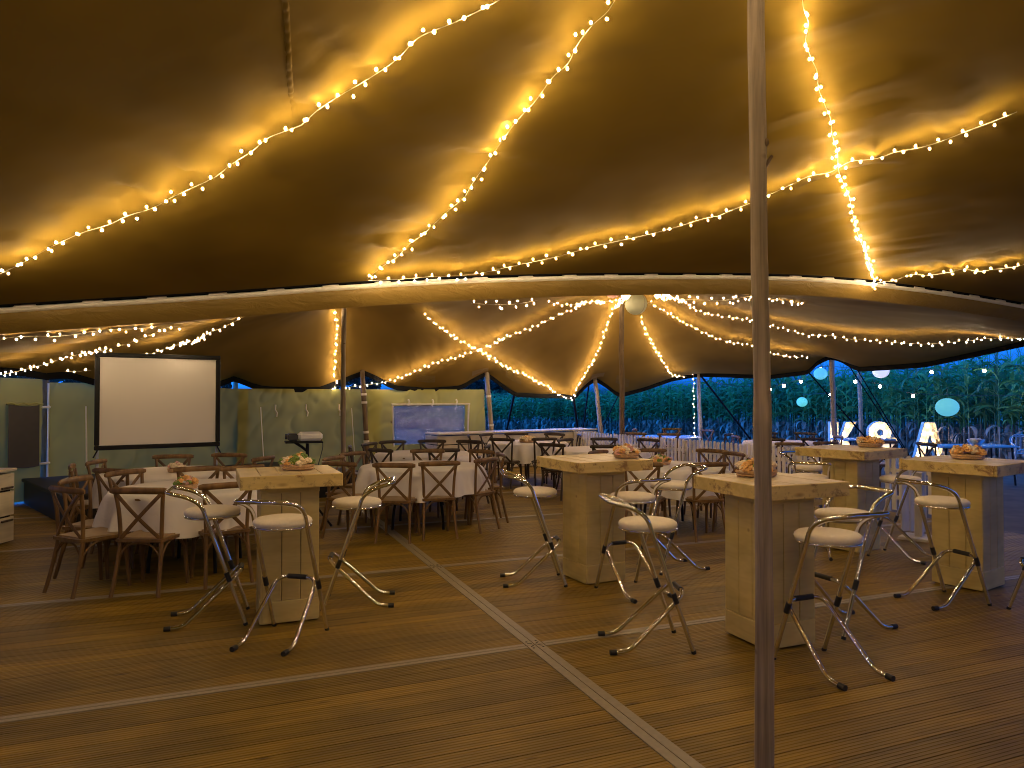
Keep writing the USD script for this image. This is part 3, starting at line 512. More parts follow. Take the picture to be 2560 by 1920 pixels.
# ------------------------------------------------------------ stage, screen, projector
E1, E2 = np.array([-.725, .689, 0]), np.array([.689, .725, 0])
C0 = np.array([-5.68, 9.17, 0])
st = thing('stage', 'low black stage platform in the left corner below the screen', 'stage', C0, 43.5)
def loc(p): return rz(np.asarray(p, float), -43.5)
SL, SD = 4.4, 2.6                                      # along E2 (local x) and E1 (local y)
for i in range(3):
    part(st, 'deck_plate', MB().box((SL / 6 * (2 * i + 1), SD / 2, .355), (SL / 3 - .008, SD, .05), bev=.008), 'stage_black')
part(st, 'skirt', MB().box((SL / 2, SD / 2, .165), (SL - .06, SD - .06, .33)), 'stage_black')

a, b = np.array([-5.70, 9.90, 0]), np.array([-4.347, 10.80, 0]); W = np.linalg.norm(b - a); ang = math.degrees(math.atan2(b[1] - a[1], b[0] - a[0]))
sc = thing('projection_screen', 'large white projection screen in a black frame above the stage', 'projection screen', a, ang)
z0, z1, fw = .893, 2.234, .062
part(sc, 'screen_cloth', MB().box((W / 2, .012, (z0 + z1) / 2), (W - 2 * fw + .01, .008, z1 - z0 - 2 * fw + .01)), 'screen_cloth')
for c, s in (((W / 2, 0, z0 + fw / 2), (W, .045, fw)), ((W / 2, 0, z1 - fw / 2), (W, .045, fw))): part(sc, 'frame_bar', MB().box(c, s, bev=.008), 'black_metal')
for c, s in (((fw / 2, 0, (z0 + z1) / 2), (fw, .045, z1 - z0 - 2 * fw - .004)), ((W - fw / 2, 0, (z0 + z1) / 2), (fw, .045, z1 - z0 - 2 * fw - .004))): part(sc, 'frame_bar', MB().box(c, s, bev=.008), 'black_metal')
for x in (.04, W - .04):
    part(sc, 'leg', MB().box((x, .04, .66), (.035, .03, .52), bev=.005), 'aluminium'); part(sc, 'foot', MB().box((x, .04, .40), (.04, .6, .03), bev=.005), 'aluminium')
    part(sc, 'corner_clamp', MB().tube([(x + (.05 if x > .5 else -.05), -.01, z0 - .10), (x, -.01, z0)], .01, 6), 'black_metal')

PX, PY = -2.62, 9.3
ps = thing('projector_stand', 'black tripod projector stand with a flat tray, behind the left bar table', 'stand', (PX, PY, 0), 0)
part(ps, 'pole', MB().tube([(0, 0, .05), (0, 0, 1.03)], .022, 10), 'black_metal', 40)
part(ps, 'tray', MB().box((-.05, 0, 1.05), (.46, .34, .018), 20, .004), 'black_metal')
part(ps, 'tilt_bracket', MB().tube([(0, 0, .93), (-.08, 0, .99), (-.16, 0, 1.04)], .018, 8), 'black_metal', True)
for k in range(3):
    q = math.radians(90 + 120 * k); part(ps, 'leg', MB().tube([(0, 0, .38), (.42 * math.cos(q), .42 * math.sin(q), .015)], .014, 8), 'black_metal', 40)
pj = thing('projector', 'white projector with a dark lens end on its black stand', 'projector', (PX - .03, PY, 1.06), 20)
part(pj, 'body', MB().box((.06, 0, .062), (.30, .26, .105), bev=.03), 'projector_white', 25)
part(pj, 'lens_housing', MB().box((-.155, 0, .055), (.13, .22, .09), bev=.02), 'lens_grey', 25)
part(pj, 'lens', MB().tube([(-.215, .03, .06), (-.245, .03, .06)], .035, 16), 'lens_grey', 40)
part(pj, 'cable', MB().tube(smooth_path([(.19, -.1, .03), (.21, -.12, -.06), (.19, -.12, -.16), (.15, -.1, -.32), (.10, -.05, -.6)], 20), .005, 6), 'black_rubber', True)
# ------------------------------------------------------------ bar tables
TW, TH_ = .71, 1.08
def bar_table(label, c, rot, w=TW, group='white wooden bar tables'):
    x = thing('bar_table', label, 'bar table', (c[0], c[1], 0), rot)
    n = 5; pw = w / n
    for i in range(n):
        part(x, 'plank', MB().box((-w / 2 + pw * (i + .5), 0, TH_ - .012 + .0012 * ((i * 7) % 3 - 1)), (pw - .006, w - .052, .024), bev=.003), 'white_plank')
    for s in (-1, 1):
        part(x, 'apron_board', MB().box((0, s * (w / 2 - .0135), TH_ - .046), (w, .025, .092), bev=.004), 'white_wood_worn')
        part(x, 'apron_board', MB().box((s * (w / 2 - .0135), 0, TH_ - .047), (.025, w - .056, .09), bev=.004), 'white_wood_worn')
    hp = .205
    part(x, 'core', MB().box((0, 0, .49), (.33, .33, .96)), 'hole_dark')
    for k in range(4):
        for j in range(3):
            bwid = .128
            part(x, 'side_board', MB().box(rz(np.array([-.132 + .132 * j + .006, -hp + .011, .555]), 90 * k), (bwid, .020, .77), 90 * k, .003), 'white_wood')
        part(x, 'base_board', MB().box(rz(np.array([.004, -hp + .008, .09]), 90 * k), (.395, .022, .155), 90 * k, .004), 'white_wood')
        part(x, 'top_board', MB().box(rz(np.array([.004, -hp + .008, .962]), 90 * k), (.395, .022, .048), 90 * k, .003), 'white_wood')
    return x
BT = {'B1': ((-1.68, 5.44), 23, .70), 'B2': ((.735, 6.56), 26, .76), 'B3': ((1.74, 4.93), 22, .71), 'B4': ((3.97, 6.34), 35, .78), 'B5': ((3.65, 7.83), 33, .80)}
BL = {'B1': 'white plank bar table on the left with three chrome stools around it',
      'B2': 'white plank bar table in the middle, right of the long floor joint',
      'B3': 'nearest white plank bar table, partly behind the front timber pole',
      'B4': 'white plank bar table at the right edge with an orange flower basket',
      'B5': 'white plank bar table farthest back on the right, below the letter K'}
for k in BT: bar_table(BL[k], *BT[k])

# ------------------------------------------------------------ flower baskets
def basket(label, p, r=.105, cols=('petal_cream', 'petal_orange', 'leaf_flower', 'petal_pink'), seed=0, round_=True, rot=0, n=38, ax=1.0):
    x = thing('flower_basket', label, 'flowers', p, rot)
    rr = np.random.default_rng(seed)
    prof = [(0, .004), (r * .92, .004), (r, .012), (r * .96, .02), (r * 1.03, .03), (r * 1.0, .045), (r * .93, .045), (r * .9, .02), (0, .02)]
    part(x, 'tray', MB().lathe(prof, 28, ax=ax), 'basket', 40)
    for i in range(n):
        a, q = rr.uniform(0, 2 * math.pi), r * .95 * math.sqrt(rr.uniform(0, 1)); h = .052 + .045 * (1 - (q / r) ** 2) + rr.uniform(-.008, .012)
        s = trimesh.creation.icosphere(2, radius=r * rr.uniform(.13, .27)); d = meshkit.noise(s.vertices * 75 + i, i) - .45
        v = s.vertices * (1 + 1.0 * d[:, None]) * [1, 1, .8] + [q * math.cos(a) * ax, q * math.sin(a), h]
        m = cols[int(rr.integers(0, len(cols)))]
        part(x, 'leaf' if m == 'leaf_flower' else 'flower', MB().add(v, s.faces), m)
    return x
Zb = TH_ + .0015
basket('flower basket of cream and green blooms on the left bar table', (-1.62, 5.50, Zb), .118, ('petal_cream', 'leaf_flower', 'petal_cream', 'petal_orange'), 1)
basket('flower basket with pink and orange blooms on the middle bar table', (1.03, 6.55, Zb), .112, ('petal_cream', 'petal_orange', 'petal_cream', 'petal_pink'), 2)
basket('flower basket half hidden by the front timber pole, on the nearest bar table', (1.70, 5.05, Zb), .118, ('petal_cream', 'petal_orange', 'petal_orange', 'leaf_flower'), 3, ax=1.25, rot=20)
basket('big orange flower basket on the right edge bar table', (4.03, 6.42, Zb), .128, ('petal_orange', 'petal_cream', 'petal_orange', 'petal_orange'), 4)
basket('small amber flower basket on the farthest bar table under the lit letters', (3.92, 7.95, Zb), .125, ('petal_orange', 'petal_cream', 'petal_orange'), 5)

# ------------------------------------------------------------ bar stools
def make_stool(label, p, rot):
    x = thing('bar_stool', label, 'bar stool', (p[0], p[1], 0), rot, 'folding chrome bar stools')
    r = .0150
    main = fillet([(-.205, .245, .005), (-.192, -.055, .868), (-.192, -.145, .925), (-.190, -.285, .962), (.190, -.285, .962), (.192, -.145, .925), (.192, -.055, .868), (.205, .245, .005)], [0, .06, .06, .14, .14, .06, .06, 0], 8)
    part(x, 'main_frame', MB().tube(main, r, 12, up=(1, 0, 0)), 'chrome', 50)
    ft = fillet([(-.182, -.275, .016), (-.182, -.165, .022), (-.150, .205, .372), (.150, .205, .372), (.182, -.165, .022), (.182, -.275, .016)], [0, .06, .09, .09, .06, 0], 8)
    part(x, 'foot_frame', MB().tube(ft, r * .95, 12), 'chrome', 50)
    part(x, 'foot_grip', MB().tube([(-.072, .205, .372), (.072, .205, .372)], .0178, 12), 'black_rubber', 40)
    for s in (-1, 1):
        part(x, 'foot_cap', MB().tube([(s * .182, -.292, .016), (s * .182, -.248, .017)], .0178, 10), 'black_rubber', 40)
        part(x, 'leg_tip', MB().tube([(s * .205, .2465, .001), (s * .205, .240, .02)], .0162, 10), 'black_rubber', 40)
        for z in (.352,):
            y = -.055 + (.868 - z) * .3 / .863
            part(x, 'clip', MB().tube([(s * .201, y + .012, z - .032), (s * .201, y - .012, z + .032)], .0182, 10), 'black_rubber', 40)
        part(x, 'seat_bracket', MB().tube([(s * .193, -.022, .772), (s * .165, -.0, .760), (s * .06, 0, .758)], .009, 8), 'chrome', 50)
    part(x, 'seat_ring', MB().tube([(.186 * math.cos(q), .186 * math.sin(q) + .005, .766) for q in np.linspace(0, 2 * math.pi, 41)], .0085, 8, cap=False), 'chrome', True)
    part(x, 'cushion', MB().lathe([(0, .768), (.170, .768), (.188, .776), (.194, .790), (.190, .804), (.176, .816), (.14, .823), (.08, .826), (0.0005, .827)], 40, (0, .005, 0)), 'cushion', True)
    return x
stools = [('S1', (-2.20, 5.33), 18, 'chrome bar stool with cream seat at the left end of the left bar table'),
          ('S2', (-1.55, 4.91), 77, 'chrome bar stool with its back to the camera in front of the left bar table'),
          ('S3', (-1.23, 5.79), 188, 'chrome bar stool right of the left bar table, beside the long floor joint'),
          ('S4', (.20, 6.43), 5, 'chrome bar stool on the left side of the middle bar table'),
          ('S5', (1.01, 6.09), 116, 'chrome bar stool pushed against the front of the middle bar table'),
          ('S6', (1.52, 6.93), 200, 'chrome bar stool behind, between the middle and the nearest bar tables'),
          ('S7', (.895, 4.82), 5, 'chrome bar stool left of the nearest bar table, standing over the cross joint'),
          ('S8', (1.91, 4.39), 112, 'nearest chrome bar stool, directly right of the front timber pole'),
          ('S9', (2.37, 5.19), 204, 'chrome bar stool right of the nearest bar table, behind the nearest stool'),
          ('S10', (3.08, 7.55), 72, 'chrome bar stool left of the farthest bar table, curved back toward the camera'),
          ('S11', (3.48, 8.52), -62, 'chrome bar stool behind the left corner of the farthest bar table'),
          ('S12', (3.96, 7.40), 131, 'chrome bar stool between the farthest and the right edge bar tables'),
          ('S13', (3.44, 5.82), 17, 'chrome bar stool on the left side of the right edge bar table'),
          ('S14', (4.12, 5.50), 122, 'chrome bar stool cut off by the right edge of the photo')]
S0 = None
for k, p, f, lab in stools:
    if S0 is None: S0 = make_stool(lab, p, f - 90)
    else: copy_of(S0, 'bar_stool', lab, 'bar stool', (p[0], p[1], 0), f - 90, 'folding chrome bar stools')

# ------------------------------------------------------------ round tables and cloths
TR = .755
def make_table(label, p, bare=False, z=0):
    x = thing('round_table', label, 'table', (p[0], p[1], z), 0, 'round banquet tables')
    part(x, 'tabletop', MB().lathe([(0, .722), (TR - .015, .722), (TR - .004, .728), (TR - .004, .744), (TR - .01, .748), (0.0005, .748)], 48), 'aluminium' if bare else 'chair_wood', 40)
    for k in range(4):
        a = math.radians(45 + 90 * k); u = np.array([math.cos(a), math.sin(a), 0])
        part(x, 'leg', MB().tube(smooth_path([u * .30 + [0, 0, .72], u * .32 + [0, 0, .55], u * .42 + [0, 0, .22], u * .44 + [0, 0, .004]], 10), .017, 8), 'black_metal', 40)
    for k in (0, 1):
        a = math.radians(90 * k); u = np.array([math.cos(a), math.sin(a), 0]); w_ = np.array([-u[1], u[0], 0])
        part(x, 'leg_brace', MB().tube([u * .22 + w_ * .22 + [0, 0, .5], u * .22 - w_ * .22 + [0, 0, .5]], .010, 6), 'black_metal', 40)
    return x
def cloth(label, p, seed, z=0, drop=.31):
    x = thing('tablecloth', label, 'tablecloth', (p[0], p[1], z), seed * 37)
    nt, n = 16, 180; th = np.arange(n + 1) * 2 * math.pi / n
    rows = []
    for r in (0.001, .25, .5, .68, TR - .004): rows.append(np.stack([r * np.cos(th), r * np.sin(th), th * 0 + .7545], -1))
    rr = np.random.default_rng(seed); ph = rr.uniform(0, 6.28, 6)
    for t in np.linspace(.06, 1, nt):
        f = sum(a * np.sin(k * th + ph[i]) for i, (k, a) in enumerate(((7, .5), (11, .8), (16, .55), (23, .3), (4, .3))))
        rad = TR + .006 + .010 * min(t * 6, 1) + .055 * t + (.056 * t ** .6) * f
        zz = .7545 - .004 - drop * t - .022 * t * np.sin(4 * th + ph[5])
        rows.append(np.stack([rad * np.cos(th), rad * np.sin(th), zz], -1))
    part(x, 'fabric', MB().grid(np.array(rows)), 'table_linen', True)
T = {'T1': (-3.05, 7.03), 'T2': (-3.95, 8.45), 'T3': (-1.15, 9.20), 'T4': (-1.35, 11.2), 'T5': (.29, 13.9), 'T6': (1.47, 12.05), 'T7': (1.92, 9.2), 'T8': (5.5, 14.8), 'T9': (3.62, 16.8)}
TD = {'T1': 'front left round table', 'T2': 'round table before the screen', 'T3': 'big round table by the floor joint', 'T4': 'round table before the film window',
      'T5': 'round table before the bar counter', 'T6': 'round table along the picket fence', 'T7': 'round table behind the middle bar table', 'T8': 'white terrace table behind the fence', 'T9': 'bare grey terrace table'}
TZ = {'T8': -.05, 'T9': -.05}
tab0 = None
for i, k in enumerate(T):
    p, z = T[k], TZ.get(k, 0)
    lab = TD[k] + (', top uncovered' if k == 'T9' else ', under its white cloth')
    if k == 'T9' or tab0 is None:
        t_ = make_table(lab, p, k == 'T9', z); tab0 = tab0 or t_
    else: copy_of(tab0, 'round_table', lab, 'table', (p[0], p[1], z), 0, 'round banquet tables')
    if k != 'T9': cloth('white linen cloth hanging from the ' + TD[k], p, i + 1, z)
zt = .757
basket('flower basket with green leaves on the front left round table', (-3.10, 6.92, zt), .10, ('leaf_flower', 'petal_orange', 'leaf_flower', 'petal_pink'), 6)
basket('pale pink flower basket on the round table before the screen', (-3.88, 8.40, zt), .095, ('petal_pink', 'petal_cream', 'petal_cream'), 7)
basket('yellowish flower basket on the round table before the bar counter', (.30, 13.75, zt), .16, ('petal_cream', 'petal_orange', 'petal_cream'), 8)
basket('flower basket on the round table behind the middle bar table', (1.90, 9.35, zt), .14, ('petal_cream', 'petal_orange', 'leaf_flower', 'petal_pink'), 9)

# ------------------------------------------------------------ cross-back chairs
def make_chair(label, p, rot, m, seat_m, z=0):
    x = thing('cross_back_chair', label, 'chair', (p[0], p[1], z), rot, 'cross-back chairs at the round tables')
    def leg(s): return smooth_path([(s * .195, -.075, .002), (s * .178, -.005, .30), (s * .172, .02, .46), (s * .180, .012, .66), (s * .198, -.012, .835)], 14)
    for s in (-1, 1):
        part(x, 'rear_leg', MB().tube(leg(s), np.linspace(.0165, .0165, 14), 10), m, 50)
        part(x, 'front_leg', MB().tube([(s * .185, .385, .445), (s * .19, .395, .25), (s * .20, .415, .002)], (.020, .018, .015), 10), m, 50)
    tr = np.array([(xx, .022 * 0 - .012 - .030 * (1 - (xx / .25) ** 2), .858 + .006 * (1 - (xx / .25) ** 2)) for xx in np.linspace(-.245, .245, 15)])
    part(x, 'top_rail', MB().tube(tr, [.018] + [.028] * 13 + [.018], 12, flat=(1.0, .55)), m, 50)
    for s in (-1, 1):
        xs = np.linspace(-1, 1, 12); t = (xs + 1) / 2
        path = np.stack([s * (-.190 + .355 * t), -.024 - .022 * np.sin(math.pi * t) + .034 * t + s * .006, .835 - .375 * t], 1)
        part(x, 'cross_slat', MB().tube(path, .0165, 10, flat=(.42, 1.0), up=(0, 1, 0)), m, 50)
    so = Polygon([(-.175, 0), (-.205, .30), (-.195, .41), (-.16, .435), (.16, .435), (.195, .41), (.205, .30), (.175, 0)]).buffer(.02).simplify(.002)
    s1 = extrude(so, .026); s1.apply_translation((0, 0, .438)); part(x, 'seat_frame', s1, m, 40)
    s2 = extrude(so.buffer(-.03), .012); s2.apply_translation((0, 0, .462)); part(x, 'seat', s2, seat_m, 40)
    for a, b in (((-.178, .0, .0), (.178, .0, .0)), ((-.19, .39, .0), (.19, .39, .0)), ((-.182, .0, 0), (-.19, .39, 0)), ((.182, .0, 0), (.19, .39, 0))):
        a, b = np.array(a), np.array(b); c = (a + b) / 2
        path = fillet([a + [0, 0, .24], a + [0, 0, .33] + (c - a) * .06, a + (c - a) * .5 + [0, 0, .428], b + (c - b) * .5 + [0, 0, .428], b + [0, 0, .33] + (c - b) * .06, b + [0, 0, .24]], [0, .06, .09, .09, .06, 0], 4)
        part(x, 'hoop_brace', MB().tube(path, .0085, 7), m, 50)
    return x
CH = [  # table, x, depth of the back, facing, colour
 ('T1', -3.06, 5.98, 88, 'b'), ('T1', -3.68, 6.03, 62, 'b'), ('T1', -4.02, 6.72, -2, 'b'), ('T1', -3.83, 7.32, -20, 'b'), ('T1', -2.50, 6.36, 126, 'b'),
 ('T2', -3.38, 7.80, 120, 'b'), ('T2', -2.93, 7.88, 134, 'b'), ('T2', -3.10, 9.02, 165, 'b'), ('T2', -3.70, 9.48, 264, 'b'), ('T2', -4.25, 9.10, 285, 'b'), ('T2', -4.79, 7.95, 26, 'b'), ('T2', -4.83, 8.50, 4, 'b'), ('T2', -4.15, 7.55, 74, 'b'),
 ('T3', -1.32, 8.14, 85, 'b'), ('T3', -.84, 8.36, 108, 'b'), ('T3', -1.97, 8.33, 66, 'b'), ('T3', -2.12, 9.72, -32, 'b'), ('T3', -2.20, 9.02, -18, 'b'), ('T3', -1.19, 10.2, -90, 'b'), ('T3', -.44, 10.1, 232, 'b'), ('T3', -.37, 8.86, 146, 'b'), ('T3', -.17, 9.55, 194, 'b'),
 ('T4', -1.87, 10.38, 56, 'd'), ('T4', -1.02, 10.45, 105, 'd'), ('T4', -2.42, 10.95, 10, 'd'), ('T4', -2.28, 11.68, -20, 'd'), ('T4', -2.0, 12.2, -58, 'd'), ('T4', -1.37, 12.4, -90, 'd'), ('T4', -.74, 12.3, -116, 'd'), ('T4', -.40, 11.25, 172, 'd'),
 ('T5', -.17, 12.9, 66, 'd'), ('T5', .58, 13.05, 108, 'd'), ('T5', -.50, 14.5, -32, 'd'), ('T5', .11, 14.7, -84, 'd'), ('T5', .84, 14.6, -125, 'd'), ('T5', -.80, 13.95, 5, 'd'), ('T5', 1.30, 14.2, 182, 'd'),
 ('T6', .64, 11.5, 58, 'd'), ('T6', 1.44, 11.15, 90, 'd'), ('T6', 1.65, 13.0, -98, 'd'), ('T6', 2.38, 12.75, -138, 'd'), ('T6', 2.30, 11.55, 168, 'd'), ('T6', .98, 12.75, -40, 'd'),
 ('T7', 1.95, 10.3, -90, 'b'), ('T7', 1.20, 9.98, -40, 'b'), ('T7', 2.80, 10.2, -132, 'b'), ('T7', 2.95, 9.72, 200, 'b'), ('T7', 2.23, 8.24, 104, 'b'), ('T7', 2.88, 8.85, 164, 'b'), ('T7', 1.48, 8.28, 68, 'b'),
 ('T9', 2.72, 15.9, 58, 'b'), ('T9', 2.98, 17.55, -22, 'b'), ('T9', 3.36, 15.55, 80, 'b'), ('T9', 3.95, 17.95, -98, 'b'), ('T9', 4.62, 17.2, -158, 'b'), ('T9', 4.62, 15.5, 140, 'd'),
 ('T8', 6.40, 15.85, -132, 'd'), ('T8', 5.73, 13.85, 100, 'd'), ('T8', 4.92, 13.75, 62, 'd'), ('T8', 5.60, 15.95, -88, 'd'), ('T8', 4.55, 14.7, 2, 'b'), ('T8', 6.55, 14.6, 176, 'b')]
sides = ['right', 'far right', 'far', 'far left', 'left', 'near left', 'near', 'near right']
used = {}; proto = {}
from itertools import permutations
def assign(tk):
    """Gives every chair of a table its own one of the eight sides, nearest to its true direction."""
    ch = [c for c in CH if c[0] == tk]; tx, ty = T[tk]
    an = [math.degrees(math.atan2(c[2] - ty, c[1] - tx)) % 360 for c in ch]
    names = sides if len(ch) <= 8 else sides + ['extra']
    cost = np.array([[min(abs(a - 45 * k), 360 - abs(a - 45 * k)) if k < 8 else 60 for k in range(len(names))] for a in an])
    from scipy.optimize import linear_sum_assignment
    i, j = linear_sum_assignment(cost ** 1.5)
    return {id(ch[a]): names[b] for a, b in zip(i, j)}
def clear(c):
    tk, X, D, f, col = c; tx, ty = T[tk]; v = np.array([X - tx, D - ty]); n = np.linalg.norm(v)
    if n < .90: v = v / n * .90
    return (tk, float(tx + v[0]), float(ty + v[1]), f, col)
CH = [clear(c) for c in CH]
side_of = {}
for k in T: side_of.update(assign(k))
for c in CH:
    tk, X, D, f, col = c; s = side_of[id(c)]
    cn = 'brown wooden' if col == 'b' else 'dark stained'
    lab = f'{cn} cross-back chair, {s} side of the {TD[tk]}' if s != 'extra' else f'{cn} cross-back chair, outer one right of the {TD[tk]}'
    z = -.05 if tk in ('T8', 'T9') else 0
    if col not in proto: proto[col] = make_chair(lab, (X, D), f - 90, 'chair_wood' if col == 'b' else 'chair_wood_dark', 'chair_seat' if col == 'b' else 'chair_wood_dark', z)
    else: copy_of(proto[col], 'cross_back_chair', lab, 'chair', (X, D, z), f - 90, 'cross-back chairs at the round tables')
for lab, X, D, f, col in (('brown cross-back chair just behind the fence near the far bar table, nearest of two', 4.78, 12.5, 75, 'b'),
                          ('brown cross-back chair below the letter K, its rail above the farthest bar table', 5.50, 12.75, 100, 'b'),
                          ('brown cross-back chair below the ampersand, right of the amber flowers', 6.66, 12.95, 100, 'b'),
                          ('dark cross-back chair in front of the lit letter A', 7.12, 12.45, 10, 'd')):
    copy_of(proto[col], 'cross_back_chair', lab, 'chair', (X, D, -.05), f - 90, 'cross-back chairs on the terrace')

# ------------------------------------------------------------ bar counters
def counter(label, p, rot, L, D=.6, h=.83, z=0):
    x = thing('bar_counter', label, 'bar counter', (p[0], p[1], z), rot)
    part(x, 'core', MB().box((L / 2, D / 2, h / 2 - .03), (L - .06, D - .06, h - .08)), 'hole_dark')
    n = int(L / 1.4)
    for i in range(n): part(x, 'top_plank', MB().box((L / n * (i + .5), D / 2, h - .015), (L / n - .006, D + .06, .03), bev=.005), 'counter_wood')
    zs = [.01, .30, .585, h - .045]
    for i in range(3):
        a, b = zs[i], zs[i + 1]
        for j in range(max(1, n // 2)):
            w_ = L / max(1, n // 2); part(x, 'front_board', MB().box((w_ * (j + .5), .012, (a + b) / 2), (w_ - .006, .024, b - a - .022), bev=.004), 'counter_wood')
        for s in (.012, L - .012): part(x, 'end_board', MB().box((s, D / 2 + .012, (a + b) / 2), (.024, D - .03, b - a - .022), bev=.004), 'counter_wood')
    return x
counter('long white wooden bar counter before the film window and the corn', (-1.58, 15.45), 33.5, 4.4)
lc = counter('white wooden counter cut off by the left edge, two dark handles', (-5.60, 4.98), 90, 3.2, .7, .83)
for z in (.235, .60): part(lc, 'handle', MB().box((3.07, -.012, z + .02), (.18, .02, .022), 0, .004), 'chair_wood_dark')

# ------------------------------------------------------------ picket fence
def fence(label, a, b, h=.80, pitch=.105, z=0, pw=.062):
    a, b = np.array([*a, z]), np.array([*b, z]); L = np.linalg.norm(b - a); ang = math.degrees(math.atan2(b[1] - a[1], b[0] - a[0]))
    x = thing('picket_fence', label, 'fence', a, ang)
    for zz in (.20, .58): part(x, 'rail', MB().box((L / 2, .022, zz), (L, .022, .055), bev=.003), 'picket_wood')
    n = int(L / pitch)
    for i in range(n):
        w_ = pw / 2; th = np.linspace(0, math.pi, 7)
        sh = Polygon([(-w_, 0.03), (w_, 0.03)] + [(w_ * math.cos(t), h - w_ + w_ * math.sin(t)) for t in th])
        m = extrude(sh, .018); v = m.vertices; jit = rng.uniform(-.008, .008); tilt = rng.uniform(-.012, .012)
        m = trimesh.Trimesh(np.stack([v[:, 0] + tilt * v[:, 1] + (i + .5) * pitch, v[:, 2] - .009, v[:, 1] + jit], 1), m.faces[:, ::-1], process=False)
        part(x, 'picket', m, 'picket_wood')
    for s in (.03, L - .03): part(x, 'post', MB().box((s, .055, h / 2 - .02), (.06, .045, h - .02), bev=.004), 'picket_wood')
    return x
fence('white picket fence section running from the bar counter toward the camera', (1.0, 18.3), (3.36, 14.07))
fence('white picket fence section behind the front pole, below the terrace chairs', (3.40, 13.98), (5.15, 10.85))
fence('short white picket fence section seen under the farthest bar table', (5.35, 10.45), (5.95, 9.35))
x = thing('gate_panel', 'white board panel on a square foot plate behind the right edge stools', 'gate', (4.66, 8.32, 0), 12)
part(x, 'foot_plate', MB().box((0, 0, .018), (.36, .36, .034), 35, .005), 'picket_wood')
part(x, 'post', MB().box((0, 0, .40), (.085, .085, .73), 35, .006), 'picket_wood')
for k in (-1, 0, 1): part(x, 'board', MB().box((.10 + k * .118, .20, .42), (.105, .02, .74 + .02 * k), 0, .004), 'picket_wood')
for k in (.22, .62): part(x, 'rail', MB().box((.10, .222, k), (.36, .02, .06), 0, .003), 'picket_wood')

# ------------------------------------------------------------ terrace: thin tables, metal chair
def thin_table(label, p, rot, L, W=.7, h=.75, z=-.05):
    x = thing('terrace_table', label, 'table', (p[0], p[1], z), rot)
    part(x, 'tabletop', MB().box((0, 0, h - .02), (L, W, .035), bev=.008), 'aluminium')
    for a in (-1, 1):
        for b in (-1, 1): part(x, 'leg', MB().tube([(a * (L / 2 - .1), b * (W / 2 - .08), h - .038), (a * (L / 2 - .06), b * (W / 2 - .05), .003)], .018, 8), 'black_metal', 40)
    part(x, 'cross_bar', MB().box((0, 0, .26), (L - .25, .03, .03)), 'aluminium')
    return x
thin_table('long thin metal terrace table at the far right beside the letter A', (8.75, 13.9), 4, 1.5)
thin_table('thin metal terrace table between the letter K and the ampersand', (7.72, 16.0), 10, 1.15)
bw_ = thing('glass_bowl', 'small greyish bowl on the long thin terrace table', 'bowl', (8.85, 13.85, .6985), 0)
part(bw_, 'bowl', MB().lathe([(0, .002), (.06, .002), (.13, .06), (.15, .11), (.142, .11), (.12, .06), (.05, .012), (0, .012)], 24), 'aluminium', 40)
for i in range(5):
    s = trimesh.creation.icosphere(1, radius=.05); part(bw_, 'stone', MB().add(s.vertices * [1, 1, .7] + [.06 * math.cos(i * 1.3), .06 * math.sin(i * 1.3), .10], s.faces), 'letter_side', True)
def metal_chair(label, p, rot, z=-.05):
    x = thing('bistro_chair', label, 'chair', (p[0], p[1], z), rot)
    fr = fillet([(-.25, .25, .003), (-.26, .22, .64), (-.27, -.10, .68), (-.22, -.26, .80), (.22, -.26, .80), (.27, -.10, .68), (.26, .22, .64), (.25, .25, .003)], .08, 6)
    part(x, 'arm_frame', MB().tube(fr, .014, 10), 'aluminium', 50)
    fr = fillet([(-.20, -.28, .003), (-.20, -.20, .45), (-.19, -.25, .84), (.19, -.25, .84), (.20, -.20, .45), (.20, -.28, .003)], [0, .05, .09, .09, .05, 0], 6)
    part(x, 'back_frame', MB().tube(fr, .013, 10), 'aluminium', 50)
    for i in range(4): part(x, 'back_slat', MB().box((-.12 + .08 * i, -.235, .65), (.035, .012, .36), 0, .004), 'aluminium')
    for i in range(5): part(x, 'seat_slat', MB().box((0, -.16 + .08 * i, .45), (.42, .065, .014), 0, .005), 'aluminium')
    return x
metal_chair('shiny aluminium bistro chair at the right edge of the terrace', (11.05, 15.6), 160)
metal_chair('shiny aluminium chair back partly behind the right edge flower basket', (9.85, 13.6), 100)

# ------------------------------------------------------------ lit letters
def letter(name, label, poly, holes, p, rot, bulbs):
    x = thing(name, label, 'light letter', p, rot)
    d = .16
    b = extrude(poly, .02); v = b.vertices; part(x, 'face', trimesh.Trimesh(np.stack([v[:, 0], .08 - v[:, 2] * 0 + (v[:, 2] - .02), v[:, 1]], 1), b.faces[:, ::-1], process=False), 'letter_white')
    rim = poly.difference(poly.buffer(-.014)); b = extrude(rim, d); v = b.vertices
    part(x, 'rim', trimesh.Trimesh(np.stack([v[:, 0], .08 - v[:, 2], v[:, 1]], 1), b.faces, process=False), 'letter_side')
    for (bx, bz) in bulbs:
        s = trimesh.creation.icosphere(1, radius=.030); part(x, 'bulb', MB().add(s.vertices + [bx, .02, bz], s.faces), 'bulb_letter', True)
K = unary_union([sbox(-.33, 0, -.09, .97), Polygon([(-.09, .38), (.10, .97), (.40, .97), (.12, .50), (.42, 0), (.12, 0), (-.09, .36)])]).buffer(0)
letter('letter_k', 'glowing white letter K standing before the corn', K, 0, (9.16, 20.2, -.05), -4, [(-.21, z) for z in (.12, .34, .56, .80)] + [(.20, .85), (.08, .64), (.03, .45), (.14, .28), (.26, .12)])
